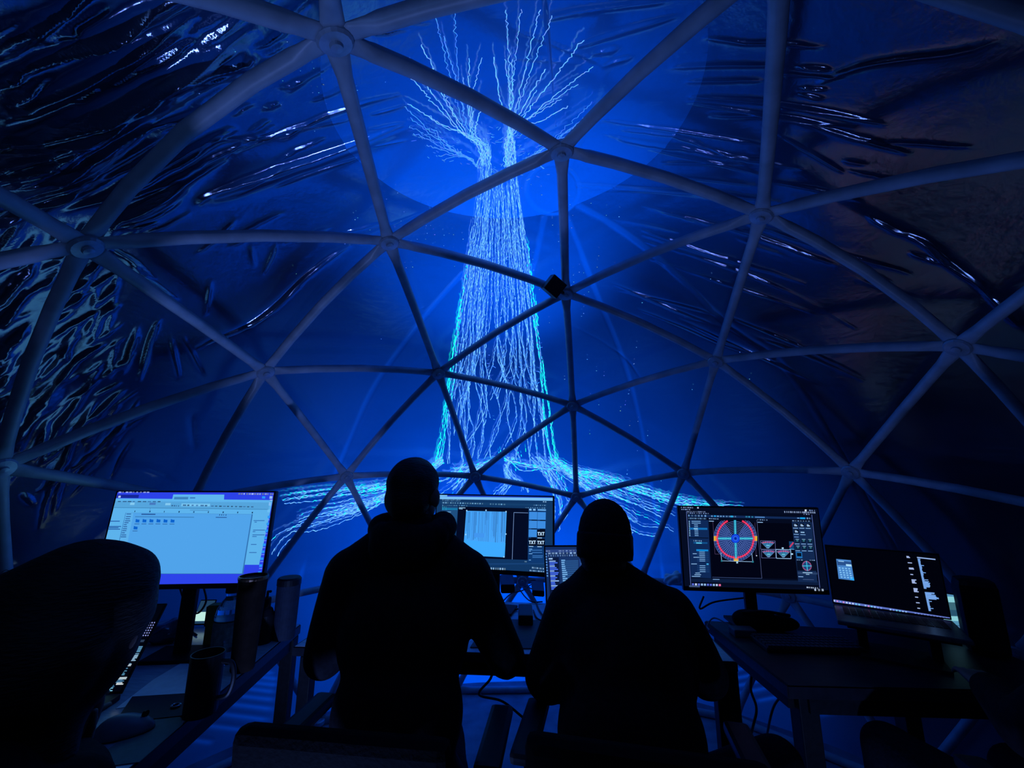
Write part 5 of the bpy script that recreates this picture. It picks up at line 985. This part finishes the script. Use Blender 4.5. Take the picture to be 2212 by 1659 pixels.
# ================================================================== THINGS ON THE FRONT DESK
def slab(name, label, cat, px, h, m, z=DZ, bevel=0.004):
    bm = B(); prism(bm, [stood(p[0], p[1], z) for p in px], z, z+h, bevel); return tag(mk(name, bm, m), label, cat)
cb = onz(1123, 1318, DZ+0.03)+V3(0.03, -0.03, 0); t = thing('power_adapter', 'black power adapter lying among cables under the TXT monitor', 'adapter', (cb[0], cb[1], DZ))
bm = B(); box(bm, (cb[0], cb[1], DZ+0.022), (0.065, 0.17, 0.044), RZ(0.15), 0.008); mk('case', bm, M_black, t); bm = B(); tube(bm, smooth_path([(cb[0]-0.01, cb[1]+0.084, DZ+0.02), (cb[0]-0.03, cb[1]+0.13, DZ+0.01), (cb[0]-0.09, cb[1]+0.10, DZ+0.004), (cb[0]-0.14, cb[1]+0.02, DZ+0.004)], 6), 0.004, 6); mk('lead', bm, M_rub, t)
slab('network_switch', 'flat black box with plugs at the foot of the TXT monitor', 'box', [(1082, 1282), (1112, 1282), (1108, 1258), (1080, 1258)], 0.045, M_black)
slab('small_hub', 'small black box beside the settings laptop', 'box', [(1150, 1288), (1176, 1290), (1174, 1268), (1148, 1266)], 0.03, M_black)
for k, (lab, pp) in enumerate([('thin black cable looping over the power adapter', [(1085, 1300), (1105, 1282), (1130, 1275), (1150, 1262), (1172, 1268)]), ('black cable running from the adapter to the raised laptop', [(1120, 1270), (1135, 1290), (1150, 1300), (1172, 1300)]), ('black cable crossing the desk before the raised laptop', [(1130, 1268), (1150, 1285), (1165, 1318), (1178, 1335)]), ('black cable ring lying beside the small hub', [(1138, 1266), (1142, 1256), (1158, 1254), (1164, 1266), (1150, 1272), (1138, 1266)]), ('grey cable trailing to the front of the desk', [(1152, 1318), (1160, 1335), (1175, 1342)])]):
    cable('cable', lab, [onz(a, b, DZ+0.005) for a, b in pp], 0.0035)
cpb = onz(1452, 1262, DZ)+V3(0, 0, 0.03); t = thing('paper_bag', 'crumpled pale paper bag at the far end of the front desk', 'bag', (cpb[0], cpb[1], DZ)); blob('paper', [('e', cpb, (0.045, 0.035, 0.034), None), ('e', cpb+V3(0.03, 0.01, 0.01), (0.03, 0.03, 0.036), None)], M_paper, t, 0.006, 1, (0.006, 80))
ps = slab('mouse_mat', 'dark mouse mat with a pale ring mark between the two men', 'mouse mat', [(1015, 1400), (1205, 1404), (1190, 1342), (1055, 1338)], 0.004, mat('mat_cloth', (0.022, 0.028, 0.05), 0.6, 0, 0.3, 90), DZ, 0.001)
M_print = mat('pale_print', (0.40, 0.45, 0.60), 0.7, 0, 0.1, 60); bm = B(); cR_ = onz(1168, 1395, DZ+0.0042); prv = None
for a in np.linspace(0.9, 5.4, 26):
    v0 = bm.verts.new((cR_[0]+0.030*math.cos(a), cR_[1]+0.030*math.sin(a), DZ+0.0044)); v1 = bm.verts.new((cR_[0]+0.020*math.cos(a), cR_[1]+0.020*math.sin(a), DZ+0.0044))
    if prv: bm.faces.new((prv[0], v0, v1, prv[1]))
    prv = (v0, v1)
mk('ring_mark', bm, M_print, ps)
cable('floor_cable', 'black cable hanging from the front desk between the two men', [(-0.30, 0.60, 0.70), atd(1060, 1465, 1.62), atd(1035, 1500, 1.66), atd(1085, 1515, 1.72), atd(1130, 1550, 1.70)], 0.005)

def added_light(label, x, y, target, power, deg, blend=0.8):
    """unseen light added for crease glints: can, yoke and a spot in its mouth"""
    t = thing('added_floor_light', label, 'added light', (x, y, 0)); c = Vector((x, y, 0.085)); d = (Vector(target)-c).normalized(); q_ = Vector((0, 0, 1)).rotation_difference(d).to_matrix()
    bm = B(); lathe(bm, [(0.030, -0.060), (0.050, -0.045), (0.052, 0.050), (0.047, 0.050), (0.044, 0.030), (0.001, 0.028)], (0, 0, 0), 20, False); bmesh.ops.transform(bm, matrix=Matrix.Translation(c) @ q_.to_4x4(), verts=bm.verts); mk('can', bm, M_blackm, t)
    rz = math.atan2(d.y, d.x)+math.pi/2; ca, sa = math.cos(rz), math.sin(rz); bm = B(); tube(bm, [(x+0.062*ca, y+0.062*sa, 0.085), (x+0.062*ca, y+0.062*sa, 0.008), (x-0.062*ca, y-0.062*sa, 0.008), (x-0.062*ca, y-0.062*sa, 0.085)], 0.006, 6); mk('yoke', bm, M_blackm, t)
    spot('added_glint_spot', tuple(c+d*0.055), target, power, deg, blend, (0.15, 0.29, 1.0), 0.03)  # added below the view so creases glint and struts catch some light
added_light('small black light can added for crease glints, on the floor behind the hooded man and the side desk', -0.56, -0.56, (-1.20, 0.22, 1.90), 40.0, 118)
added_light('small black light can added for crease glints, on the floor beside the chair of the man in the beanie', 0.64, -0.20, (1.40, 0.60, 1.80), 11.0, 100)

# ================================================================== THINGS ON THE CORNER DESK
k0 = onz(1650, 1398, DZ); k1 = onz(1800, 1402, DZ); dk = unit(k1-k0); nk_ = V3(-dk[1], dk[0], 0); ck = k0+dk*0.165+nk_*0.01; t = thing('keyboard', 'black keyboard lying before the polar grid monitor', 'keyboard', (ck[0], ck[1], DZ)); rk = math.atan2(dk[1], dk[0])
bm = B(); box(bm, (ck[0], ck[1], DZ+0.009), (0.36, 0.13, 0.018), RZ(rk), 0.004); mk('case', bm, M_black, t)
bm = B()
for i in range(5):
    for j in range(20):
        o_ = RZ(rk)@Vector((-0.166+0.0175*j, 0.052-0.026*i, 0)); box(bm, (ck[0]+o_.x, ck[1]+o_.y, DZ+0.021), (0.0140, 0.020, 0.007), RZ(rk))
tag(mk('keys', bm, mat('key_plastic', (0.03, 0.032, 0.04), 0.4, 0, 0.2, 50), t), kind='stuff')
ch = onz(1605, 1372, DZ); t = thing('usb_hub', 'small grey box with a thin cable at the corner desk edge', 'box', (ch[0], ch[1], DZ)); bm = B(); box(bm, (ch[0], ch[1], DZ+0.014), (0.09, 0.06, 0.028), RZ(0.1), 0.005); mk('case', bm, mat('hub_grey', (0.05, 0.055, 0.07), 0.5, 0, 0.2, 40), t)
bm = B(); tube(bm, smooth_path([ch+V3(-0.03, 0.03, 0.02), ch+V3(-0.08, 0.10, 0.03), ch+V3(-0.12, 0.07, 0.006), ch+V3(-0.125, 0.02, 0.004)], 6), 0.003, 6); mk('lead', bm, mat('grey_cable', (0.14, 0.15, 0.18), 0.5, 0, 0.1, 60), t)
cbg = onz(1662, 1364, DZ); t = thing('soft_bag', 'black soft bag slumped beneath the polar grid monitor', 'bag', (cbg[0], cbg[1], DZ))
blob('bag_body', [('e', cbg+V3(-0.06, 0.02, 0.035), (0.075, 0.05, 0.036), None), ('e', cbg+V3(0.05, 0.02, 0.030), (0.08, 0.045, 0.031), None), ('e', cbg+V3(-0.01, 0.01, 0.045), (0.05, 0.035, 0.03), None)], M_chair, t, 0.009, 3, (0.005, 26)); bm = B(); tube(bm, smooth_path([cbg+V3(-0.10, 0.0, 0.07), cbg+V3(-0.02, -0.03, 0.085), cbg+V3(0.08, -0.02, 0.072)], 6), 0.006, 6); mk('strap', bm, M_black, t)
cable('display_cable', 'black cable arching below the polar grid monitor', [atd(1520, 1288, 1.88), atd(1512, 1315, 1.86), atd(1545, 1300, 1.9), atd(1620, 1290, 1.92)], 0.004)
cable('hanging_cable', 'blue-black cable hanging off the corner desk edge to the floor', [onz(1620, 1423, DZ-0.02), atd(1624, 1450, 1.62), atd(1622, 1490, 1.64), atd(1634, 1530, 1.66), atd(1626, 1572, 1.70), onz(1610, 1640, 0.02)], 0.005)
cable('loop_cable', 'dark cable looping down beside the corner desk leg', [atd(1690, 1500, 1.75), atd(1672, 1525, 1.80), atd(1662, 1560, 1.85), onz(1655, 1600, 0.02)], 0.005)
csp = V3(1.525, 0.865, DZ); t = thing('desk_speaker', 'dark rounded loudspeaker standing to the side of the raised laptop', 'speaker', (csp[0], csp[1], DZ))
bm = B(); box(bm, (csp[0], csp[1], DZ+0.135), (0.115, 0.12, 0.265), RZ(-0.45), 0.03); mk('cabinet', bm, M_black, t)
d_ = RZ(-0.45)@Vector((0, -0.0605, 0)); bm = B(); box(bm, (csp[0]+d_.x, csp[1]+d_.y, DZ+0.135), (0.10, 0.004, 0.22), RZ(-0.45)); mk('grille', bm, M_knit, t)
ct = atd(2066, 1322, 1.72); t = thing('glow_stand_in', 'pale glowing panel standing in for metal that catches light between the raised laptop and the loudspeaker', 'glow_stand_in', (ct[0], ct[1], DZ)); ya = math.radians(-40)
mk('casing', rbox(ct, rot_of(ya, -0.12), (0, 0.004, 0), (0.09, 0.008, 0.135), 0.003), M_black, t); u = UI(ct, ya, -0.12, 0.084, 0.128, 0.0006); u.full((26, 60, 96))  # made-up panel: light caught by a metal canister, done as glowing bands
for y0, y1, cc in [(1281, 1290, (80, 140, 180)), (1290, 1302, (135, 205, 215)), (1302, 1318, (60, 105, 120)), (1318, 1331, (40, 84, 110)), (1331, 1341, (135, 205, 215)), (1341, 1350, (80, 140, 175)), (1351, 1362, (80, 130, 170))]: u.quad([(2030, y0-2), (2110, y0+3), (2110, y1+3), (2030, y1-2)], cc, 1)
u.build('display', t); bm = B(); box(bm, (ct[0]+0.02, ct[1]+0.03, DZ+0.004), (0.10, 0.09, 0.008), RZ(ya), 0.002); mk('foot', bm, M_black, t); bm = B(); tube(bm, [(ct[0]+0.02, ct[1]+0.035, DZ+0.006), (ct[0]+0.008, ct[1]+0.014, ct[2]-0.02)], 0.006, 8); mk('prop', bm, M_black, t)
# ================================================================== BOX CLAMPED TO THE FRAME
cb = atd(1196, 619, 1.86); t = thing('hanging_speaker', 'small black box speaker clamped to a hub high on the dome frame', 'speaker', tuple(cb)); Rb = Euler((0.5, 0.55, 0.6)).to_matrix()
mk('cabinet', rbox(cb, Rb, (0, 0, 0), (0.075, 0.075, 0.075), 0.004), M_black, t); bm = B(); tube(bm, [cb, ondome(1216, 633, 1.985)], 0.008, 8); mk('clamp', bm, M_blackm, t)
